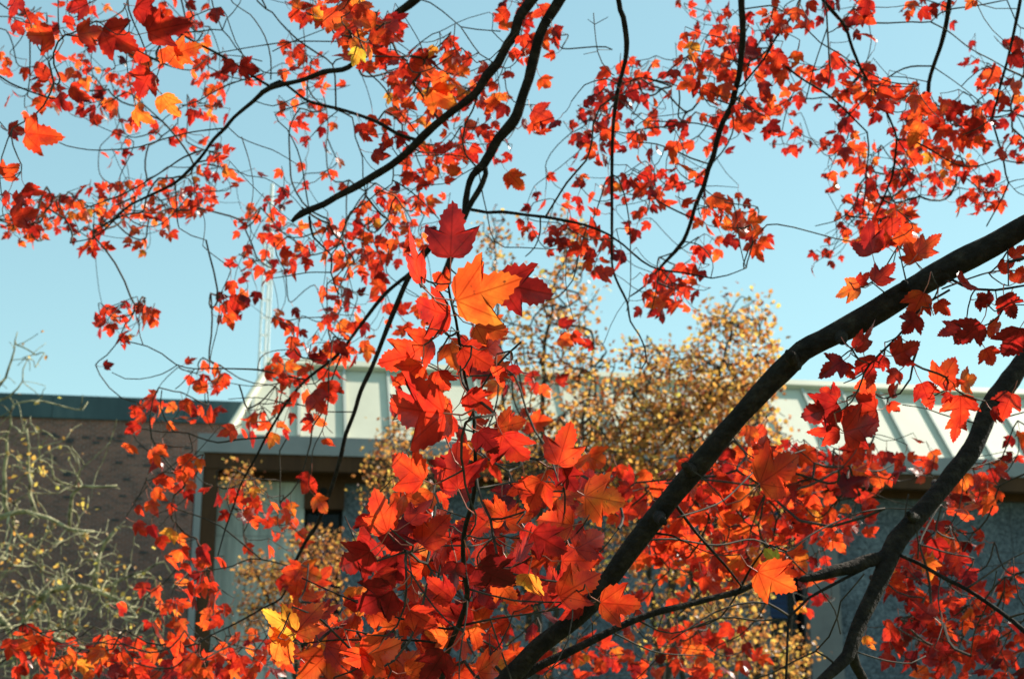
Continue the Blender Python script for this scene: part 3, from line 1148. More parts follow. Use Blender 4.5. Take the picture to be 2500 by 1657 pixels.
        for i, l in enumerate(self.leaves[:300]):
            v = l['v'] if l['v'] is not None else rr.randrange(len(HERO_ME))
            me = HERO_ME[v % len(HERO_ME)] if l['hero'] else MID_ME[v % len(MID_ME)]
            o = bpy.data.objects.new('leaf', me)
            COL.objects.link(o)
            o.parent = self.o
            o.matrix_parent_inverse = tree_inv
            M = np.eye(4)
            M[:3, 0], M[:3, 1], M[:3, 2], M[:3, 3] = l['x'] * l['s'], l['y'] * l['s'], l['z'] * l['s'], l['p']
            o.matrix_basis = Matrix(M.tolist())
            o['tone'] = float(l['t'])
        V, F_, U_, T = [], [], [], []
        nv = 0
        for l in self.leaves[300:]:
            v, f, u = HERO[rr.randrange(9)] if l['hero'] else MID[rr.randrange(12)]
            A = np.stack([l['x'], l['y'], l['z']]) * l['s']
            V.append(v @ A + l['p'])
            F_ += [tuple(nv + q for q in ff) for ff in f]
            U_.append(u)
            T += [l['t']] * len(v)
            nv += len(v)
        if V:
            o = put('foliage', mesh('foliage', np.concatenate(V), F_, LEAF_G, False, np.concatenate(U_), {'tone': T}), self.o)
            o['kind'] = 'stuff'
        print(self.o.name, len(self.leaves), 'leaves')


# ---- the leaning maple: thick stem crossing the picture, upright shoot with the big leaves
baseA = at(1000, 1657, 3.3)
baseA[2] = 0
A = Maple('red maple with a thick leaning dark stem and large backlit leaves on an upright shoot', baseA)
dA = 3.05
zA = 1.6 / 3.25 * FPX
A.branch('1000,3440 1020,2900 1080,2300 1150,1900 1239,1657 1272,1624 1314,1578 1386,1524 1448,1469 1474,1432 1566,1306 1650,1201 1729,1107 1776,1049 1830,988 1884,931 1923,892 1959,856 2009,830 2099,784 2225,708 2315,654 2422,600 2500,553 2640,480 2860,300 3000,60 3050,-200',
         60, 70, 3.35, 2.9, 'trunk', 18, ws=[95, 88, 80, 70, 62, 60, 56, 54, 54, 54, 56, 58, 60, 60, 60, 62, 66, 66, 62, 66, 68, 70, 70, 68, 64, 56, 44, 30], wob=.035)
A.branch('1225,1690 1302,1633 1407,1582 1490,1540 1553,1511 1616,1490 1670,1478 1722,1463 1804,1442 1880,1405', 26, 16, None, 3.4, 'limb')
A.branch('1150,1900 1090,1760 1080,1640 1099,1574 1117,1532 1134,1486 1141,1444 1134,1398 1130,1335 1136,1285 1151,1235 1159,1189 1161,1126 1158,1050 1156,1000 1147,967 1136,924 1129,881 1122,838 1113,780 1104,745 1095,701 1097,651 1100,620', 20, 6, None, 2.15, 'shoot')
for s, w0, w1 in [('1156,990 1172,953 1201,906 1233,870 1273,834', 7, 6), ('1131,921 1089,912 1054,896 1021,881', 6, 4), ('1095,714 1060,694 1028,676', 4, 3), ('1122,809 1072,806 1040,800', 4, 3),
                  ('1158,1054 1110,1040 1071,1021', 6, 4), ('1160,1054 1190,1042 1210,1029', 5, 3), ('1160,1193 1231,1180 1281,1174 1356,1176', 7, 4), ('1140,1264 1100,1250 1063,1235', 5, 3), ('1145,1258 1168,1235 1226,1233', 5, 3),
                  ('1130,1331 1055,1333 996,1348 946,1356', 6, 4), ('1130,1335 1176,1327 1206,1310', 5, 3), ('1134,1419 1090,1408 1055,1390', 5, 3), ('1141,1436 1197,1452 1256,1465 1365,1469 1465,1465', 7, 4),
                  ('1120,1528 1197,1511 1281,1499 1365,1486', 7, 4), ('1099,1574 1029,1563 920,1562 820,1561 740,1570', 8, 4), ('1117,1532 1088,1534 1038,1526 988,1511 921,1494 862,1465 820,1448 783,1431 737,1410', 8, 4),
                  ('1233,870 1238,876 1250,878', 4, 3)]:
    A.branch(s, w0, w1, name='twig')
for s, w0, w1 in [('1940,885 1930,868 1927,862', 50, 24), ('2050,812 2056,828 2058,834', 48, 22), ('2215,712 2208,696 2206,692', 44, 22), ('1690,1150 1676,1139 1672,1136', 44, 22), ('1606,1258 1617,1270 1620,1273', 44, 20), ('2310,656 2306,674 2305,679', 44, 26)]:
    A.branch(s, w0, w1, None, 3.0, name='knot', wob=.14)
# twigs below the leaning stem
for s, w0, w1, nm in [('2300,690 2325,683 2351,697 2383,706 2430,708 2500,697 2560,690', 9, 6, 'branch'), ('2318,708 2275,733 2239,762 2218,791 2193,820 2160,852 2124,888 2110,909', 8, 6, 'branch'),
                      ('2300,705 2369,679 2422,663 2458,660 2500,661 2560,668', 6, 4, 'twig'), ('2124,888 2099,879 2079,864 2092,845', 4, 3, 'twig'), ('2268,740 2279,769', 4, 3, 'twig'), ('2460,600 2462,697', 4, 4, 'twig'),
                      ('2473,704 2455,744 2430,760', 4, 3, 'twig'), ('2215,700 2210,676 2200,633 2193,600', 5, 3, 'twig'), ('2193,820 2215,836 2240,850', 3, 2, 'twig'), ('2110,909 2085,925 2060,935', 5, 3, 'twig'),
                      ('2175,735 2157,712 2130,690', 5, 3, 'twig'), ('1804,1442 1837,1380 1880,1330 1920,1345', 8, 5, 'branch')]:
    A.branch(s, w0, w1, name=nm)
for s, w0, w1, d in [('1655,1262 1722,1241 1769,1219 1819,1172 1866,1129 1919,1113 1966,1097', 6, 4, 3.6), ('1640,1218 1700,1300 1769,1377 1810,1430', 10, 6, 3.2), ('1595,1300 1640,1306 1690,1330', 8, 5, 3.1), ('1560,1320 1640,1315 1750,1330 1840,1316 1916,1347 1973,1309 2027,1280 2099,1251 2160,1240', 6, 5, 3.8),
                     ('1916,1347 1948,1381 1988,1420 2016,1456 2038,1489 2052,1546', 5, 4, 3.8), ('1804,1442 1758,1507 1700,1530', 6, 4, 3.4), ('1553,1511 1640,1545 1760,1507 1848,1514 1902,1512', 5, 6, 3.4),
                     ('1407,1582 1380,1610 1330,1640', 6, 3, 3.2), ('1490,1540 1600,1590 1720,1600', 6, 3, 3.6), ('1460,1440 1440,1380 1480,1330 1510,1290', 6, 4, 3.2)]:
    A.branch(s, w0, w1, None, d, name='twig')

T = .45
HL = [  # base x,y, tip x,y, depth, tone, tilt, roll, scale
    (1100, 628, 1104, 484, 2.12, .20, .10, .10, 1.0, 0), (1113, 734, 1262, 690, 2.08, .76, .05, -.38, 1.12, 1), (1218, 690, 1330, 718, 2.30, .22, .2, .25, 1.25, 2), (1029, 690, 988, 548, 2.15, .36, -.1, 1.15, 1.0, 0),
    (1095, 692, 1048, 668, 2.16, .5, .3, .2, 1.0, 4), (1100, 770, 1005, 755, 2.25, .32, .2, .5, 1.1, 5), (1055, 830, 975, 872, 2.3, .42, .3, .2, 1.05, 6), (1160, 795, 1258, 822, 2.25, .60, .5, -.5, .9, 2),
    (1190, 850, 1250, 800, 2.3, .46, .5, .3, 1.0, 8), (1128, 850, 1205, 900, 2.32, .36, .3, -.2, 1.1, 0), (1022, 862, 920, 892, 2.35, .40, .2, .3, 1.05, 1), (1028, 890, 962, 944, 2.28, .50, .2, -.4, 1.1, 2), (1070, 905, 1088, 960, 2.3, .42, .3, .3, 1.1, 3),
    (1212, 895, 1222, 952, 2.3, .46, .2, .7, 1.0, 4), (1250, 890, 1282, 930, 2.3, .25, .4, .9, 1.0, 5), (1084, 1008, 890, 1004, 2.2, .34, .35, .15, .92, 6), (1088, 1068, 1074, 928, 2.25, .48, .3, .8, 1.0, 7), (1100, 1010, 1020, 1078, 2.35, .42, .3, -.3, 1.05, 8),
    (1168, 1052, 1206, 1100, 2.25, .16, .4, .2, 1.3, 0), (1215, 1045, 1288, 1030, 2.4, .52, .4, -.2, 1.05, 1), (1140, 960, 1200, 1010, 2.3, .35, .3, .2, 1.1, 2), (1034, 1172, 945, 1118, 2.25, .44, .2, -.2, 1.05, 3), (1118, 1192, 1102, 1072, 2.3, .30, .2, .5, 1.0, 4),
    (1130, 1130, 1060, 1222, 2.35, .18, .3, .1, 1.0, 5), (1226, 1060, 1278, 1145, 2.3, .30, .3, -.4, 1.1, 6), (1362, 1134, 1390, 1046, 2.3, .44, .15, .1, 1.2, 7), (1375, 1140, 1466, 1128, 2.45, .54, .3, .3, 1.0, 8), (1370, 1140, 1408, 1205, 2.45, .24, .3, -.3, 1.05, 0),
    (946, 1298, 905, 1198, 2.35, .48, .2, .5, 1.05, 1), (1000, 1275, 1052, 1212, 2.4, .36, .3, .7, 1.0, 2), (1322, 1172, 1282, 1248, 2.4, .46, .2, .2, 1.1, 3), (1428, 1210, 1530, 1228, 2.5, .70, .2, -.2, 1.1, 4), (1398, 1282, 1318, 1268, 2.5, .54, .2, .2, 1.2, 5),
    (1232, 1262, 1180, 1240, 2.45, .58, .3, -.2, 1.4, 6), (1235, 1270, 1290, 1255, 2.45, .55, .3, .3, 1.2, 7), (905, 1344, 822, 1402, 2.3, .26, .2, .1, 1.15, 8), (940, 1330, 1010, 1262, 2.4, .20, .3, .4, 1.1, 0), (1030, 1330, 1090, 1260, 2.4, .42, .3, -.5, 1.1, 1),
    (1300, 1300, 1382, 1355, 2.4, .20, .3, .2, 1.1, 2), (1405, 1340, 1482, 1300, 2.5, .38, .3, -.2, 1.05, 3), (1165, 1385, 1255, 1440, 2.35, .18, .3, .3, 1.1, 4), (1290, 1400, 1300, 1470, 2.4, .88, .3, .5, 1.1, 5), (1370, 1440, 1330, 1390, 2.45, .3, .3, .3, 1.1, 6),
    (1365, 1455, 1462, 1400, 2.4, .48, .3, .2, 1.0, 7), (1466, 1470, 1572, 1482, 2.35, .50, .1, -.15, 1.1, 8), (1265, 1370, 1295, 1278, 2.4, .35, .2, 1.15, 1.0, 0), (960, 1440, 865, 1498, 2.35, .22, .3, .1, 1.05, 1),
    (725, 1540, 635, 1500, 2.6, .98, .2, .3, 1.1, 2), (722, 1545, 770, 1480, 2.6, .66, .3, -.3, 1.2, 3), (690, 1545, 660, 1612, 2.6, .80, .3, .4, 1.25, 4), (880, 1600, 985, 1590, 2.4, .56, .3, .1, 1.1, 5), (900, 1595, 840, 1640, 2.4, .5, .3, .3, 1.2, 6),
    (1085, 1590, 1040, 1660, 2.3, .22, .2, .1, 1.2, 7), (1168, 1640, 1242, 1600, 2.4, .52, .3, .2, 1.05, 8), (1000, 1490, 1062, 1538, 2.4, .4, .3, .3, 1.1, 0), (1105, 1460, 1040, 1420, 2.45, .3, .3, .4, 1.1, 1), (980, 1340, 930, 1270, 2.5, .45, .4, -.3, 1.1, 2)]
for h in HL:
    A.hero(*h[:5], h[5] if h[5] > .27 else h[5] - .14, *h[6:])  # dark leaves toned lower still, their shade put into the colour
# leaves hanging under the stem on the right
HR = [(2130, 620, 2110, 545, 3.2, .22), (2165, 600, 2120, 560, 3.25, .4), (2240, 620, 2290, 570, 3.1, .55), (2235, 640, 2215, 600, 3.15, .5), (2100, 700, 2035, 715, 3.0, .74), (2095, 690, 2125, 668, 3.0, .3), (2135, 690, 2180, 650, 3.0, .36),
      (2345, 690, 2400, 680, 2.9, .34), (2385, 730, 2420, 745, 2.9, .2), (2255, 715, 2230, 775, 2.95, .5), (2290, 735, 2310, 770, 2.95, .42), (2240, 770, 2210, 810, 2.9, .16), (2085, 850, 2140, 810, 2.85, .2), (2060, 880, 2000, 905, 2.9, .2), (2060, 890, 2075, 925, 2.9, .3),
      (2180, 870, 2238, 842, 2.9, .3), (2160, 870, 2150, 908, 2.95, .24), (2195, 905, 2165, 935, 2.9, .36), (2345, 800, 2290, 815, 2.9, .32), (2395, 790, 2345, 845, 2.8, .12), (2410, 800, 2460, 800, 2.85, .5), (2405, 850, 2430, 895, 2.85, .46), (2290, 940, 2330, 880, 3.0, .52),
      (2345, 935, 2395, 925, 3.0, .74), (2170, 960, 2210, 940, 3.0, .26), (2320, 960, 2300, 985, 3.0, .3), (2345, 965, 2350, 1035, 3.0, .4), (2045, 985, 1968, 1030, 2.9, .16), (2045, 975, 2005, 950, 2.95, .3), (2125, 930, 2090, 985, 2.95, .5), (2140, 1000, 2060, 1020, 2.95, .36),
      (2170, 985, 2200, 1010, 3.0, .42), (2060, 1055, 2155, 1035, 2.9, .34), (2050, 1055, 1985, 1052, 2.95, .3), (1860, 1110, 1870, 1062, 3.0, .46), (2450, 720, 2480, 770, 2.8, .2), (2490, 800, 2470, 880, 2.8, .12), (2420, 740, 2390, 720, 2.9, .3), (2250, 935, 2275, 1000, 3.0, .3),
      (2340, 1020, 2325, 1060, 3.1, .4), (2420, 1000, 2450, 1035, 3.0, .24), (2470, 960, 2440, 1010, 3.0, .34), (2470, 630, 2500, 600, 3.0, .45), (2480, 690, 2500, 650, 3.0, .5), (2110, 870, 2130, 930, 2.9, .25), (2440, 660, 2470, 640, 3.0, .42)]
for i, (a, b, c, d_, e, t_) in enumerate(HR):
    A.hero(a, b, c, d_, e, t_, random.uniform(-.4, .5), random.uniform(-.7, .7), random.uniform(1.0, 1.25))
RA = .080
CA = [(900, 1560, 190, 100, 34, 84, .50), (1100, 1450, 190, 140, 34, 84, .40), (1050, 1310, 170, 110, 24, 80, .44), (1300, 1290, 150, 120, 26, 78, .44), (1350, 1440, 120, 80, 14, 78, .38), (1000, 1625, 260, 45, 28, 75, .48),
      (750, 1430, 60, 60, 10, 60, .6), (790, 1560, 110, 80, 24, 65, .55), (1250, 1590, 90, 60, 12, 60, .45), (1470, 1170, 80, 50, 12, 66, .5), (1540, 1220, 80, 60, 16, 62, .48),
      (1160, 850, 60, 80, 12, 70, .42), (1010, 960, 70, 50, 6, 72, .42), (1180, 1060, 60, 80, 10, 66, .42), (1230, 950, 60, 60, 4, 52, .45), (1330, 940, 60, 30, 5, 48, .4), (1270, 1010, 60, 40, 6, 50, .42),
      (1700, 1190, 120, 70, 44, 54, .48), (1840, 1170, 140, 70, 46, 55, .48), (1990, 1150, 120, 50, 36, 55, .44), (2120, 1140, 90, 45, 20, 50, .45), (1750, 1320, 150, 90, 50, 50, .50), (1900, 1290, 140, 80, 38, 50, .46),
      (2040, 1250, 110, 80, 34, 50, .46), (1640, 1400, 120, 80, 24, 48, .52), (1800, 1390, 100, 60, 22, 54, .52), (1950, 1390, 80, 40, 14, 50, .46), (1560, 1570, 150, 80, 34, 45, .50), (1420, 1620, 100, 36, 14, 45, .46),
      (1750, 1590, 130, 60, 24, 48, .5), (1990, 1480, 40, 30, 5, 40, .55), (1650, 1280, 80, 60, 16, 50, .46), (1610, 1340, 60, 50, 10, 46, .44), (1860, 1090, 60, 30, 6, 54, .45), (2360, 1230, 60, 40, 10, 48, .46), (2240, 1120, 50, 40, 6, 48, .44)]
for c in CA:
    A.cluster(*c, real=RA, spread=.07, aspread=85)
A.hero(1850, 1395, 1935, 1440, 3.0, .64, .1, .2, 1.2)
A.hero(1855, 1180, 1960, 1120, 2.95, .5, .2, .1, 1.1)
A.hero(1895, 1370, 1870, 1345, 3.1, 1.15, .2, .1, 1.2)
# the crown above the frame on the sun's side, which throws the dappled shade
A.cluster(3000, 150, 420, 380, 110, 80, .42, real=RA, d=2.95, spread=.16)
A.cluster(2720, 620, 160, 240, 44, 60, .36, real=RA, d=2.95, spread=.07)
A.cluster(1100, 1800, 350, 110, 40, 72, .45, real=RA, d=3.2, spread=.1)
A.finish(3)

# ---- the overhanging maple: branches hanging down against the sky
bB = at(3080, 1657, 4.4)
bB[2] = 0
Bm = Maple('red maple whose thin dark branches hang down full of small red leaves against the sky', bB)
Bm.branch('3080,2900 3075,2400 3065,1900 3050,1400 3030,900 3000,400 2960,0 2900,-400 2820,-760', 150, 80, 4.4, 4.4, 'trunk', 18)
Bm.branch('2830,-740 2500,-790 2100,-770 1800,-700 1580,-480 1450,-250', 90, 46, 4.4, 4.5, 'limb')
Bm.branch('1580,-480 1300,-400 1000,-330 700,-300 300,-250 0,-180 -200,-60', 44, 16, None, 5.0, 'limb')
# N: the dark limb on the right
Bm.branch('3010,430 2900,470 2760,560 2620,710 2500,880 2458,938 2415,999 2390,1060 2365,1110 2325,1158 2279,1216 2232,1269 2189,1320 2167,1370 2146,1420 2121,1474 2095,1528 2078,1578 2070,1600 2030,1640 1990,1675 1940,1740', 70, 30, 4.3, 3.3, 'limb', 16,
          ws=[84, 80, 74, 66, 58, 56, 54, 54, 54, 55, 54, 58, 60, 54, 46, 44, 42, 38, 36, 30, 26, 20], wob=.05)
Bm.branch('2078,1590 2092,1629 2110,1665 2130,1740', 34, 20, None, None, 'branch')
Bm.branch('2178,1345 2153,1362 2110,1370 2081,1383 2038,1392 1995,1406 1960,1413 1948,1415', 40, 8, None, None, 'stub', ws=[44, 42, 36, 40, 36, 30, 20, 4], wob=.12)
Bm.branch('2180,1340 2200,1356 2243,1374 2297,1406 2361,1438 2412,1471 2462,1507 2500,1539 2580,1610', 10, 14, None, 3.3)
for s, w0, w1 in [('2361,1435 2405,1406 2440,1381 2500,1348 2560,1330', 6, 4), ('2405,1463 2426,1428 2433,1392', 4, 3), ('2462,1507 2500,1496 2540,1490', 7, 5), ('2500,1478 2487,1456 2476,1402 2474,1360', 4, 3), ('2245,1262 2239,1302 2243,1331 2241,1363', 5, 4), ('2207,1290 2211,1241 2218,1205', 5, 4),
                  ('2290,1200 2240,1240 2170,1240 2099,1251', 4, 3), ('2090,1590 2160,1611 2225,1618 2260,1600', 5, 4), ('2297,1406 2290,1460 2300,1530 2280,1580', 4, 3), ('2412,1471 2380,1540 2370,1600', 4, 3), ('2330,1150 2376,1140 2440,1120', 5, 3),
                  ('2395,1035 2333,1021 2297,1010 2261,997 2203,988', 5, 3), ('2262,997 2280,950 2290,924', 4, 3), ('2420,1015 2440,1021 2500,1006', 5, 4), ('2045,1625 1991,1589 1937,1614 1884,1643 1830,1660', 6, 4), ('1991,1589 2024,1553 2045,1503 2052,1467 2081,1435 2110,1400', 5, 4), ('2117,1384 2045,1420 1973,1460 1948,1485 1927,1503 1922,1580 1919,1660', 9, 7),
                  ('1927,1503 1873,1471 1837,1469 1801,1474 1740,1496 1679,1535 1640,1560', 7, 4)]:
    Bm.branch(s, w0, w1, name='twig')
Bm.wk = .70
for s, w0, w1 in [('2150,1405 2134,1409 2129,1410', 38, 20), ('2125,1462 2138,1462 2142,1463', 36, 18), ('2300,1190 2285,1181 2281,1178', 44, 22), ('2235,1265 2221,1256 2217,1253', 40, 18)]:
    Bm.branch(s, w0, w1, None, None, name='knot', wob=.14)
# E and F: the two long branches from the top
Bm.branch('1460,-260 1380,-120 1298,0 1266,47 1256,86 1237,111 1215,155 1187,187 1165,223 1133,251 1089,284 1050,316 1021,345 992,374 957,402 910,431 874,453 820,481 790,499 737,521 712,541', 44, 22, 4.5, 4.7, 'limb', ws=[44, 40, 36, 33, 36, 31, 33, 32, 29, 30, 28, 28, 29, 26, 27, 24, 24, 22, 22, 25, 12])
Bm.branch('1560,-450 1480,-250 1420,-110 1366,0 1337,47 1319,83 1301,151 1291,194 1276,234 1262,280 1244,309 1215,341 1197,374 1180,402 1154,428 1142,460 1137,490 1138,512 1118,555 1080,580 1050,604 1000,673 964,755 935,827 910,892 881,953 865,1007 843,1063 835,1103 821,1153 808,1194 795,1229 773,1282 747,1320 715,1384 701,1428 686,1460 647,1481 575,1521 514,1550', 50, 6, 4.5, 4.9, 'limb',
          ws=[56, 52, 46, 42, 40, 37, 36, 36, 34, 38, 36, 32, 32, 34, 24, 22, 24, 30, 26, 24, 22, 20, 17, 16, 15, 15, 16, 15, 15, 14, 13, 13, 13, 12, 10, 9, 8, 7, 6, 5])
Bm.branch('1183,402 1186,424 1172,460 1154,489 1140,514 1120,555', 20, 18, None, 4.65)
Bm.branch('1120,550 1100,630 1072,698 1062,725 1040,790', 24, 16, None, 4.7)
Bm.branch('1004,665 939,719 874,802 842,845 808,880 747,927 701,981 672,1028 647,1071 629,1108 589,1180 571,1233 550,1291 532,1356', 14, 5, None, 5.0)
BR = [  # root first
    ('841,850 823,891 798,963 787,1006 762,1042 758,1082 751,1107 737,1158 711,1201 683,1226', 7, 5), ('715,1384 665,1370 611,1363 568,1381 520,1390 460,1400', 6, 4), ('640,1366 593,1327 539,1284 503,1266 431,1241 417,1230', 6, 5), ('715,1387 737,1410 783,1431 820,1447', 6, 4),
    ('683,1226 700,1270 747,1318', 4, 4), ('683,1226 684,1150 683,1100 700,1070', 4, 5), ('747,927 711,920 665,909 629,902 570,900 510,899 474,900 431,890 395,863 359,845 305,832', 7, 4), ('510,899 517,855 532,794 537,737', 4, 3), ('349,841 340,809 340,766', 4, 3),
    ('434,890 395,913 341,925 305,924 273,909', 4, 3), ('474,902 442,938 428,949', 4, 3), ('629,902 636,873 665,857 719,852', 4, 3), ('865,1005 790,1004 755,992 683,981 629,970 557,974', 5, 3), ('700,930 665,938 611,942 557,934', 4, 3),
    ('654,1067 575,1073 532,1080 485,1067 460,1057 424,1053 402,1021 392,995 395,952', 7, 4), ('440,1055 384,1053 345,1046', 4, 3), ('460,1057 470,1100 440,1120', 4, 3), ('575,1073 560,1050 540,1040', 4, 3), ('600,1160 560,1140 528,1150', 4, 3),
    ('1150,512 1190,519 1226,517 1287,525 1330,530 1381,539 1431,550 1485,572 1521,597 1567,637 1610,658 1670,666 1740,679 1776,672 1822,654', 13, 4), ('1332,529 1359,485 1384,446 1409,417 1431,392 1445,345 1449,298 1467,259 1503,235', 7, 7), ('1319,529 1318,569 1305,604 1283,626', 6, 4),
    ('1168,225 1154,269 1136,302 1129,345 1136,377 1161,406 1178,412', 7, 7), ('1170,424 1179,478 1190,525 1197,565 1208,590 1233,604 1269,604 1359,608 1405,600', 5, 3), ('1140,385 1107,379 1054,379 1007,381', 4, 3), ('1160,408 1125,428 1100,446 1054,451 1021,453 995,475', 4, 3),
    ('957,440 971,446 1007,471 1043,503 1072,535', 5, 4), ('755,528 765,579 808,622 808,665 819,701 826,719', 9, 5), ('808,622 823,604 841,554 856,517 892,496 921,471 957,449 960,405', 5, 5), ('808,665 755,665 701,674 665,679', 5, 3), ('808,690 850,708 900,720', 4, 3)]
for s, w0, w1 in BR:
    Bm.branch(s, w0, w1, name='branch' if w0 > 6 else 'twig')
# B1 and its side branches
Bm.wk = .66
Bm.branch('1460,-260 1240,-190 1100,-80 1014,0 960,42 900,110 850,165 790,176 737,196 657,216 618,248 571,287 550,313 521,341 496,377 467,410 428,446 388,467 341,489 309,507 266,550 230,579 172,593', 40, 4, 4.5, 5.6, 'limb', ws=[40, 36, 34, 31, 28, 22, 20, 18, 17, 18, 16, 14, 14, 13, 12, 12, 11, 10, 9, 8, 6, 5, 4])
BR = [('550,313 467,323 395,341 341,359 269,366 216,366 162,356 144,348', 6, 4), ('496,366 449,384 399,417 323,463 260,490 200,510', 7, 4), ('428,449 431,496 437,557 467,575 503,586', 6, 4), ('657,210 618,187 571,155 521,126 471,101 431,77', 11, 8), ('437,81 489,77 543,74 575,115 611,151 643,176', 5, 5), ('543,74 553,47 586,7 600,-80', 4, 3),
      ('820,270 819,216 812,158 772,129 726,97 683,54 665,31 629,4 600,-80', 7, 6), ('660,208 683,198 719,223 755,248 826,266 863,277 921,298 971,327 1021,343', 10, 14), ('826,268 860,287 867,334 885,384 886,431 895,480', 6, 4), ('812,158 820,147 842,140 870,155 910,187 939,216 971,269 1000,302 1025,334', 6, 5),
      ('643,180 575,201 539,216 481,248 445,259', 6, 4), ('640,150 589,138 539,135', 4, 3), ('826,102 719,102 629,113 575,122 514,133', 5, 4), ('665,126 700,108 808,65 860,40', 4, 4), ('661,195 661,144 647,90 611,36 568,7 540,-60', 5, 4), ('625,248 665,259 700,248 722,237', 4, 4),
      ('556,310 582,334 629,354 665,366 701,386 733,406', 4, 3), ('755,248 672,280 701,316 726,366 737,402 744,449 753,503 755,525', 5, 5), ('496,400 568,413 604,429 647,435 683,456 719,485 737,507', 4, 3), ('826,270 787,302 762,331 737,357', 4, 3), ('467,420 480,480 500,540 495,600', 4, 3), ('590,335 610,400 618,470 600,560', 4, 3),
      ('960,42 1016,-4 1050,7 1079,27 1111,54 1125,66 1161,72 1222,77', 6, 4), ('1125,66 1143,93 1172,133 1201,151 1233,167', 5, 4), ('1111,58 1107,111', 4, 3), ('930,75 900,110 870,155', 5, 5), ('950,90 1000,125 1010,140', 4, 3)]
for s, w0, w1 in BR:
    Bm.branch(s, w0, w1, name='branch' if w0 > 6 else 'twig')
for s, w0, w1, d in [('300,-250 318,-100 312,0 320,40 345,97 359,137 366,172 377,212 395,230', 8, 5, 4.6), ('318,-60 309,11 287,36 251,54 216,54 190,40', 6, 5, 4.5), ('120,-210 145,-100 142,0 144,72 155,100 130,140 119,151', 7, 4, 4.4), ('500,-275 515,-120 517,0 521,18 532,47 543,74', 6, 5, 5.0),
                     ('-160,-80 -100,100 0,187 54,216 119,239 151,244', 10, 6, 4.6), ('-100,100 -80,240 0,298 18,320', 6, 4, 4.6), ('700,-300 660,-120 640,0 650,20', 8, 6, 5.2), ('-80,240 -90,420 -30,480 20,470 60,500', 7, 4, 4.7)]:
    Bm.branch(s, w0, w1, None, d, 'branch')
Bm.wk = .74
# G to K: branches hanging from the top on the right
Bm.branch('1700,-600 1600,-300 1530,-120 1510,0 1522,43 1530,104 1526,151 1513,201 1506,234 1499,287 1495,352 1494,424 1494,503 1494,569 1495,651 1513,701 1531,737 1539,784 1560,816 1575,852 1578,881 1567,899 1549,896', 24, 4, None, 4.9, ws=[30, 24, 20, 18, 17, 17, 15, 14, 15, 13, 12, 11, 10, 9, 8, 8, 7, 6, 6, 6, 5, 5, 4])
Bm.branch('1900,-720 1850,-400 1815,-150 1810,0 1813,54 1813,104 1808,151 1804,187 1795,219 1786,259 1765,298 1751,341 1742,381 1729,413 1718,456 1700,496 1684,550 1668,589 1650,612 1610,655 1574,698 1539,723', 30, 5, None, 5.2, ws=[38, 32, 27, 24, 23, 22, 21, 20, 20, 19, 18, 18, 17, 15, 14, 14, 13, 14, 13, 9, 7, 5])
Bm.branch('1840,-330 1950,-150 2009,0 2024,18 2063,65 2081,119 2106,176 2131,216 2160,266 2178,305 2189,338 2185,388 2178,431 2167,460 2149,503 2131,539', 14, 6, None, 5.3)
Bm.branch('2400,-780 2370,-350 2340,-120 2318,0 2311,54 2297,111 2279,162 2268,201 2266,244 2264,256', 24, 12, None, 5.2)
Bm.branch('2600,-770 2560,-350 2510,-120 2491,0 2487,22 2473,90 2458,154 2444,201 2433,251 2422,287 2433,331 2448,381 2455,424 2462,446 2448,481 2426,521 2408,553', 20, 4, None, 4.8)
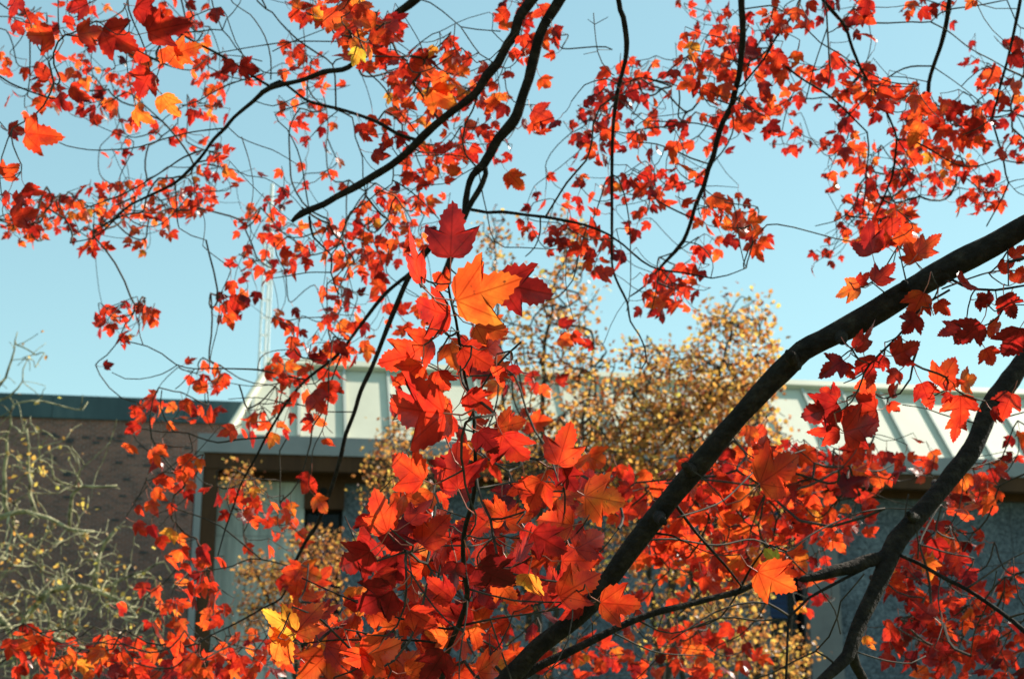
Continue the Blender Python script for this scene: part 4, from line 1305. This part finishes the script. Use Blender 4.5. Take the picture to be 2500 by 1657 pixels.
BR = [('1494,426 1477,446 1467,481 1449,532 1431,560 1413,622 1398,684 1359,727 1323,737', 5, 4), ('1494,426 1510,435 1524,474 1535,532 1539,594 1539,701 1530,760', 5, 3), ('1500,185 1492,180 1470,154 1459,126 1452,72 1449,32', 4, 3), ('1510,205 1481,192 1449,199 1427,208 1395,248', 5, 3), ('1458,126 1425,133', 3, 2), ('1459,122 1495,122', 3, 2), ('1452,60 1435,48', 3, 2), ('1452,60 1485,42', 3, 2),
      ('1786,256 1751,244 1715,230 1672,216 1620,200 1570,190', 6, 4), ('1755,316 1704,302 1650,298 1582,296', 5, 4), ('1735,402 1686,386 1661,374 1603,352 1557,348', 6, 4), ('1718,455 1751,454 1801,458', 3, 2), ('1800,215 1812,208 1865,144 1894,93 1923,54 1948,22 1960,-60', 7, 9), ('1960,-60 1898,0 1883,43 1862,90 1837,133 1822,180 1819,216 1806,240', 6, 5),
      ('1810,26 1819,22 1848,18 1880,14 1919,32 1963,65 2002,104 2045,129 2099,165 2153,194', 5, 4), ('2189,340 2221,343 2261,359 2308,388 2347,406 2387,406 2440,388', 7, 5), ('2012,0 2018,30 2020,65 2024,137 2027,180 2020,216', 7, 5), ('2020,68 2006,108 1988,162 1973,223 1966,251', 5, 4), ('1895,140 1930,172 1966,198 2002,219 2024,234 2060,266 2096,302 2117,323 2121,359 2117,406 2113,460 2106,521', 8, 4),
      ('2063,66 2113,57 2167,57 2225,54 2272,54 2297,32 2326,22 2387,14 2458,0', 6, 4), ('2272,54 2315,77 2369,119 2422,147 2458,169', 5, 4), ('2277,162 2225,163 2189,176 2153,201 2130,215', 6, 4), ('2282,166 2333,201 2387,244 2415,266', 4, 3), ('2268,201 2210,189 2171,187', 4, 3), ('2268,223 2290,266 2315,287 2354,316', 4, 3), ('2189,338 2230,400 2250,450 2240,500', 4, 3),
      ('2462,446 2480,440 2510,436', 4, 3), ('2462,446 2485,470 2510,480', 3, 3), ('2167,460 2200,530 2215,570', 4, 3), ('2185,388 2220,440 2245,480', 5, 3), ('2106,450 2085,500 2050,535 1990,552', 5, 3), ('2422,287 2395,310 2350,330', 5, 4), ('2422,287 2460,280 2490,260', 5, 4), ('1668,589 1710,600 1740,640 1735,680', 5, 3), ('1610,655 1640,690 1640,720', 5, 4), ('1610,658 1600,720 1590,760', 4, 3)]
for s, w0, w1 in BR:
    Bm.branch(s, w0, w1, name='branch' if w0 > 6 else 'twig')

HB = [(45, -5, 25, 35, 4.2, .25), (130, 85, 72, 95, 4.1, .45), (190, 85, 245, 70, 4.1, .45), (250, 75, 320, 110, 4.1, .3), (330, 15, 390, 40, 4.0, .22), (360, 80, 440, 60, 4.0, .26), (405, 115, 430, 165, 4.1, .62), (430, 130, 480, 120, 4.1, .66), (330, 130, 365, 150, 4.2, .34),
      (370, 175, 330, 225, 4.1, .28), (395, 233, 425, 285, 4.0, .82), (330, 265, 365, 300, 4.1, .80), (215, 10, 165, 22, 4.3, .2), (530, 20, 528, 55, 4.6, .2), (575, 155, 540, 180, 4.4, .2), (585, 160, 625, 175, 4.4, .2), (170, 215, 215, 245, 4.3, .38), (140, 235, 165, 270, 4.4, .16), (120, 190, 90, 175, 4.5, .4),
      (62, 325, 130, 335, 4.3, .5), (20, 318, 60, 318, 4.5, .3), (5, 430, 50, 405, 4.2, .55), (60, 455, 100, 480, 4.2, .3), (20, 470, 0, 500, 4.2, .3), (35, 490, 60, 470, 4.3, .3), (30, 535, 90, 515, 4.2, .34), (95, 75, 130, 100, 4.3, .3), (35, 55, 60, 85, 4.4, .3), (170, 40, 165, 70, 4.4, .3),
      (830, 10, 870, 50, 4.3, .62), (860, 35, 900, 10, 4.3, .6), (850, 75, 885, 120, 4.3, .74), (920, 90, 960, 40, 4.3, .4), (960, 70, 990, 65, 4.4, .3), (890, 95, 850, 110, 4.4, .7), (920, 140, 970, 150, 4.4, .36), (935, 120, 915, 160, 4.4, .45), (1000, 150, 1050, 170, 4.5, .42), (1095, 125, 1110, 170, 4.6, .6),
      (1065, 180, 1090, 230, 4.5, .72), (1050, 220, 1110, 260, 4.5, .75), (1350, 70, 1375, 90, 4.5, .18), (1320, 190, 1345, 215, 4.6, .6), (1300, 270, 1345, 290, 4.6, .4), (1240, 420, 1275, 460, 4.7, .62), (1345, 20, 1300, 35, 4.6, .5), (1240, 25, 1210, 50, 4.6, .42), (950, 360, 935, 330, 4.6, .4), (1000, 420, 985, 450, 4.7, .35),
      (1890, 55, 1935, 60, 5.0, .4), (1800, 120, 1850, 125, 4.9, .2), (1900, 130, 1890, 180, 4.9, .42), (1910, 170, 1905, 205, 4.9, .55), (2120, 0, 2110, 45, 4.7, .2), (1765, 205, 1770, 250, 4.9, .6), (1725, 205, 1740, 245, 4.9, .5), (2230, 260, 2290, 270, 4.9, .5), (2250, 300, 2220, 345, 5.0, .7), (2340, 250, 2320, 290, 4.9, .2), (2390, 290, 2375, 330, 4.9, .2),
      (2470, 130, 2500, 160, 4.4, .1), (2440, 190, 2400, 170, 4.6, .55), (2470, 220, 2500, 200, 4.6, .6), (1800, 570, 1830, 530, 4.6, .6), (1830, 570, 1870, 560, 4.6, .58), (1840, 600, 1855, 630, 4.6, .55), (560, 735, 600, 750, 4.8, .3), (2120, 590, 2190, 540, 4.2, .3), (2195, 560, 2240, 610, 4.2, .56), (2200, 520, 2170, 560, 4.3, .45),
      (770, 1210, 800, 1245, 4.4, .66), (760, 1160, 735, 1200, 4.4, .3), (690, 905, 665, 890, 4.5, .6), (800, 930, 810, 990, 4.5, .36), (760, 960, 800, 1010, 4.5, .35), (795, 1070, 810, 1100, 4.5, .5), (110, 1565, 45, 1580, 4.2, .62), (100, 1560, 135, 1580, 4.2, .5), (90, 1570, 105, 1610, 4.2, .5), (60, 1590, 15, 1600, 4.2, .3)]
for i, (a, b, c, d_, e, t_) in enumerate(HB):
    Bm.hero(a, b, c, d_, e, t_, random.uniform(-.4, .5), random.uniform(-.6, .6), random.uniform(1.0, 1.25))
CB = [(270, 150, 130, 80, 34, 38, .5), (190, 60, 120, 60, 14, 36, .5), (220, 220, 110, 70, 34, 38, .48), (270, 270, 90, 60, 16, 36, .5), (440, 40, 80, 40, 14, 38, .48), (480, 90, 40, 50, 8, 36, .5), (510, 180, 60, 60, 14, 36, .5), (600, 200, 40, 30, 4, 36, .5), (510, 260, 50, 50, 12, 36, .5), (420, 300, 60, 50, 6, 34, .5), (350, 330, 60, 50, 7, 34, .5), (270, 380, 60, 40, 7, 34, .5),
      (480, 320, 50, 60, 9, 36, .5), (550, 400, 40, 50, 7, 34, .5), (720, 150, 60, 40, 12, 38, .5), (780, 220, 60, 60, 14, 38, .48), (700, 290, 40, 40, 6, 36, .46), (760, 330, 60, 60, 10, 38, .42), (810, 430, 40, 40, 5, 38, .42), (60, 150, 60, 60, 8, 38, .45), (60, 60, 60, 40, 8, 40, .5), (60, 250, 60, 40, 6, 40, .5),
      (330, 495, 170, 50, 56, 32, .5), (140, 535, 140, 55, 62, 31, .5), (60, 565, 60, 35, 20, 31, .48), (460, 465, 80, 60, 22, 34, .5), (530, 450, 60, 60, 14, 34, .5), (690, 450, 60, 60, 12, 34, .44), (390, 545, 90, 40, 24, 34, .52), (250, 600, 60, 30, 6, 36, .45), (330, 600, 40, 25, 5, 36, .46),
      (830, 30, 70, 50, 18, 58, .62), (870, 95, 60, 50, 12, 56, .66), (945, 60, 45, 40, 7, 54, .4), (900, 140, 60, 40, 10, 50, .45), (760, 20, 60, 30, 10, 46, .5), (1000, 175, 80, 50, 20, 48, .5), (1090, 150, 60, 50, 12, 50, .56), (1040, 245, 110, 60, 34, 45, .62), (1120, 220, 60, 50, 12, 46, .5), (1210, 210, 40, 60, 10, 44, .46),
      (950, 330, 70, 60, 14, 45, .42), (1050, 400, 80, 50, 22, 45, .44), (1110, 360, 70, 50, 12, 44, .42), (1180, 290, 50, 70, 14, 44, .4), (1310, 290, 45, 50, 7, 48, .36), (1230, 380, 40, 40, 4, 44, .3), (1290, 120, 40, 60, 8, 48, .56), (1260, 40, 60, 40, 8, 46, .42), (1340, 110, 30, 40, 4, 46, .5),
      (960, 555, 110, 90, 52, 40, .56), (880, 600, 80, 70, 30, 40, .5), (1000, 480, 80, 50, 14, 40, .44), (640, 560, 70, 60, 22, 34, .46), (700, 640, 60, 50, 14, 34, .46), (620, 700, 40, 60, 7, 36, .36), (780, 590, 60, 60, 16, 38, .5), (560, 745, 36, 55, 8, 44, .36), (600, 640, 50, 40, 7, 34, .45), (880, 700, 60, 60, 12, 38, .46), (820, 760, 60, 60, 15, 38, .46), (780, 830, 70, 50, 15, 40, .5), (700, 780, 50, 40, 6, 38, .4),
      (860, 830, 60, 50, 9, 42, .46), (1000, 760, 60, 60, 9, 42, .5), (300, 790, 75, 45, 20, 38, .42), (275, 880, 20, 20, 1, 42, .25), (350, 765, 30, 15, 4, 38, .42), (480, 900, 30, 40, 5, 38, .5), (520, 935, 35, 45, 9, 40, .56), (705, 900, 55, 40, 12, 46, .5), (820, 880, 50, 40, 9, 46, .42), (730, 1000, 60, 60, 14, 44, .5), (650, 1045, 60, 35, 10, 42, .45),
      (590, 1030, 60, 30, 7, 42, .5), (500, 990, 40, 30, 4, 40, .5), (370, 1000, 45, 35, 10, 38, .42), (440, 1010, 50, 40, 10, 40, .6), (305, 1090, 14, 14, 1, 40, .5), (390, 1090, 30, 20, 2, 40, .66), (315, 1040, 14, 10, 1, 40, .4), (420, 1130, 75, 35, 13, 44, .46), (440, 1200, 65, 45, 15, 44, .52), (350, 1270, 50, 35, 5, 42, .5), (430, 1340, 50, 35, 7, 44, .62), (480, 1390, 65, 55, 18, 44, .44),
      (500, 1475, 55, 50, 17, 44, .5), (370, 1470, 70, 40, 12, 42, .52), (290, 1505, 25, 25, 2, 42, .4), (400, 1560, 80, 40, 14, 44, .46), (80, 1580, 60, 45, 10, 46, .55), (180, 1600, 80, 36, 12, 46, .46), (280, 1610, 90, 45, 24, 46, .46), (390, 1630, 80, 30, 14, 46, .46), (500, 1620, 80, 36, 18, 46, .45), (620, 1600, 90, 55, 24, 48, .52), (590, 1230, 75, 45, 18, 44, .5), (670, 1270, 65, 45, 18, 44, .54),
      (620, 1340, 14, 14, 1, 44, .6), (700, 1330, 50, 40, 6, 42, .55), (130, 1640, 120, 20, 10, 46, .46),
      (1690, 20, 60, 30, 6, 35, .42), (1760, 60, 60, 50, 14, 38, .45), (1770, 110, 60, 40, 10, 42, .48), (1720, 120, 60, 45, 12, 44, .5), (1680, 170, 50, 40, 12, 42, .4), (1790, 160, 50, 40, 10, 42, .44), (1860, 130, 60, 40, 8, 46, .4), (1910, 180, 50, 50, 12, 44, .5), (1900, 60, 80, 50, 16, 44, .44), (1970, 30, 50, 40, 8, 44, .46), (1740, 210, 80, 50, 16, 44, .5), (1870, 240, 60, 40, 12, 42, .42),
      (1830, 290, 70, 50, 17, 44, .38), (1750, 280, 60, 50, 10, 44, .44), (1950, 270, 50, 40, 8, 40, .4), (1700, 340, 60, 50, 10, 42, .46), (1780, 330, 50, 50, 10, 42, .36), (1660, 350, 40, 50, 7, 42, .46), (1560, 190, 60, 45, 18, 40, .34), (1500, 225, 55, 60, 20, 42, .3), (1460, 275, 50, 50, 14, 40, .34), (1430, 325, 40, 40, 8, 40, .36), (1520, 330, 70, 45, 17, 42, .46), (1590, 215, 50, 40, 12, 42, .42), (1590, 300, 40, 40, 6, 40, .34),
      (1440, 375, 55, 35, 10, 42, .34), (1600, 400, 50, 40, 8, 42, .46), (1560, 450, 70, 45, 16, 44, .44), (1620, 470, 50, 45, 13, 44, .5), (1680, 430, 50, 40, 9, 42, .46), (1720, 520, 45, 45, 12, 44, .5), (1785, 520, 50, 45, 14, 46, .54), (1820, 565, 45, 45, 10, 52, .58), (1855, 590, 35, 30, 6, 46, .5), (1420, 500, 45, 35, 8, 42, .42), (1500, 480, 50, 40, 8, 42, .4), (1310, 490, 35, 30, 3, 44, .36), (1390, 430, 45, 25, 5, 42, .46),
      (1400, 575, 60, 50, 13, 48, .42), (1470, 620, 55, 50, 15, 46, .42), (1350, 590, 40, 30, 4, 42, .4), (1290, 565, 40, 20, 4, 42, .4), (1620, 705, 50, 40, 13, 44, .42), (1590, 755, 35, 30, 5, 42, .36), (1655, 715, 45, 45, 11, 42, .5), (1700, 640, 50, 35, 6, 40, .4), (1390, 810, 36, 26, 4, 46, .42), (1430, 830, 16, 16, 1, 44, .5), (1740, 600, 50, 30, 5, 40, .45), (1560, 540, 60, 40, 10, 40, .42),
      (2080, 30, 50, 40, 8, 44, .36), (2100, 60, 50, 40, 7, 48, .42), (2250, 20, 50, 30, 10, 44, .44), (2350, 12, 40, 15, 4, 46, .5), (2335, 50, 16, 20, 2, 46, .36), (2365, 140, 30, 35, 4, 38, .2), (2410, 190, 40, 35, 8, 42, .4), (2475, 120, 25, 40, 6, 46, .3), (2455, 240, 45, 50, 12, 44, .5), (2050, 190, 80, 45, 20, 42, .42), (2110, 205, 50, 40, 10, 42, .4), (2000, 165, 50, 40, 7, 42, .4),
      (2140, 225, 60, 40, 16, 42, .44), (2090, 275, 60, 40, 13, 42, .44), (2060, 360, 55, 45, 20, 42, .46), (2200, 255, 60, 40, 14, 46, .46), (2260, 265, 50, 40, 9, 46, .46), (2235, 340, 75, 55, 24, 42, .5), (2330, 305, 75, 55, 22, 44, .46), (2395, 310, 50, 40, 11, 44, .42), (2345, 370, 75, 40, 15, 42, .5), (2170, 400, 80, 55, 26, 38, .5), (2240, 425, 65, 45, 17, 38, .46), (2430, 340, 45, 40, 10, 42, .44), (2475, 370, 30, 40, 7, 42, .44),
      (2140, 480, 75, 45, 22, 37, .46), (2210, 500, 55, 40, 10, 38, .42), (2265, 455, 60, 35, 12, 38, .4), (2360, 430, 60, 40, 9, 40, .46), (2420, 465, 55, 45, 17, 40, .46), (2370, 505, 40, 25, 7, 42, .46), (2110, 545, 75, 45, 17, 40, .46), (2200, 555, 60, 45, 13, 50, .5), (2050, 600, 55, 40, 8, 30, .42), (2000, 640, 40, 30, 5, 28, .36), (1930, 345, 50, 30, 10, 38, .42), (1935, 385, 20, 20, 2, 38, .46), (2030, 430, 40, 40, 8, 38, .46),
      (2310, 1330, 95, 55, 24, 50, .34), (2270, 1430, 110, 55, 26, 50, .3), (2330, 1500, 110, 50, 24, 50, .3), (2240, 1560, 110, 55, 22, 48, .3), (2400, 1560, 100, 70, 26, 50, .3), (2150, 1590, 50, 40, 4, 46, .34), (2420, 1420, 70, 45, 9, 46, .3), (2300, 1625, 90, 30, 12, 48, .3), (2430, 1640, 70, 25, 10, 48, .3), (2200, 1400, 30, 30, 7, 46, .44), (2480, 1100, 36, 36, 5, 45, .46), (2400, 1155, 60, 35, 9, 46, .5), (2380, 1205, 50, 35, 8, 48, .48)]  # low tones put shade into the leaf colour at lower right
for c in CB:
    Bm.cluster(*c, real=.068, spread=.07)
# the rest of its crown, above and beside the frame; the dense clusters are added for shade
Bm.cluster(2900, -300, 420, 300, 150, 60, .42, real=.07, d=4.3, spread=.15)
Bm.cluster(2000, -420, 700, 260, 110, 60, .42, real=.07, d=4.9, spread=.12)
Bm.cluster(700, -250, 600, 140, 60, 60, .42, real=.07, d=5.0, spread=.1)
Bm.cluster(3110, 360, 400, 360, 700, 50, .42, real=.10, d=6.4, spread=.07)  # unseen, packed dense to shade the leaves at lower right
Bm.cluster(2150, -300, 800, 150, 420, 50, .42, real=.085, d=5.9, spread=.08)  # unseen leaves added to shade the upper right branches
Bm.cluster(1000, -300, 500, 150, 180, 50, .42, real=.085, d=5.9, spread=.08)  # unseen leaves added to shade the upper left
Bm.cluster(2850, 0, 250, 300, 200, 50, .42, real=.085, d=5.5, spread=.08)
Bm.branch('-160,-80 -260,60 -330,260 -380,420', 10, 4, None, 5.0)
Bm.branch('-160,-80 -330,-60 -480,40 -600,180', 12, 4, None, 5.3)
for c in [(-150, 60, 120, 150, 40, 40, .48), (-330, 250, 120, 200, 44, 40, .48), (-520, 120, 120, 160, 36, 38, .48), (-120, 470, 100, 110, 34, 36, .48), (-110, 1600, 110, 60, 20, 46, .5), (2600, 1480, 90, 150, 34, 48, .34), (2700, 1250, 110, 150, 26, 48, .4), (2620, 300, 110, 250, 50, 44, .45)]:
    Bm.cluster(*c, real=.068, spread=.07)
Bm.finish(4)
#MAPLES-END
print('objects', len(bpy.data.objects))
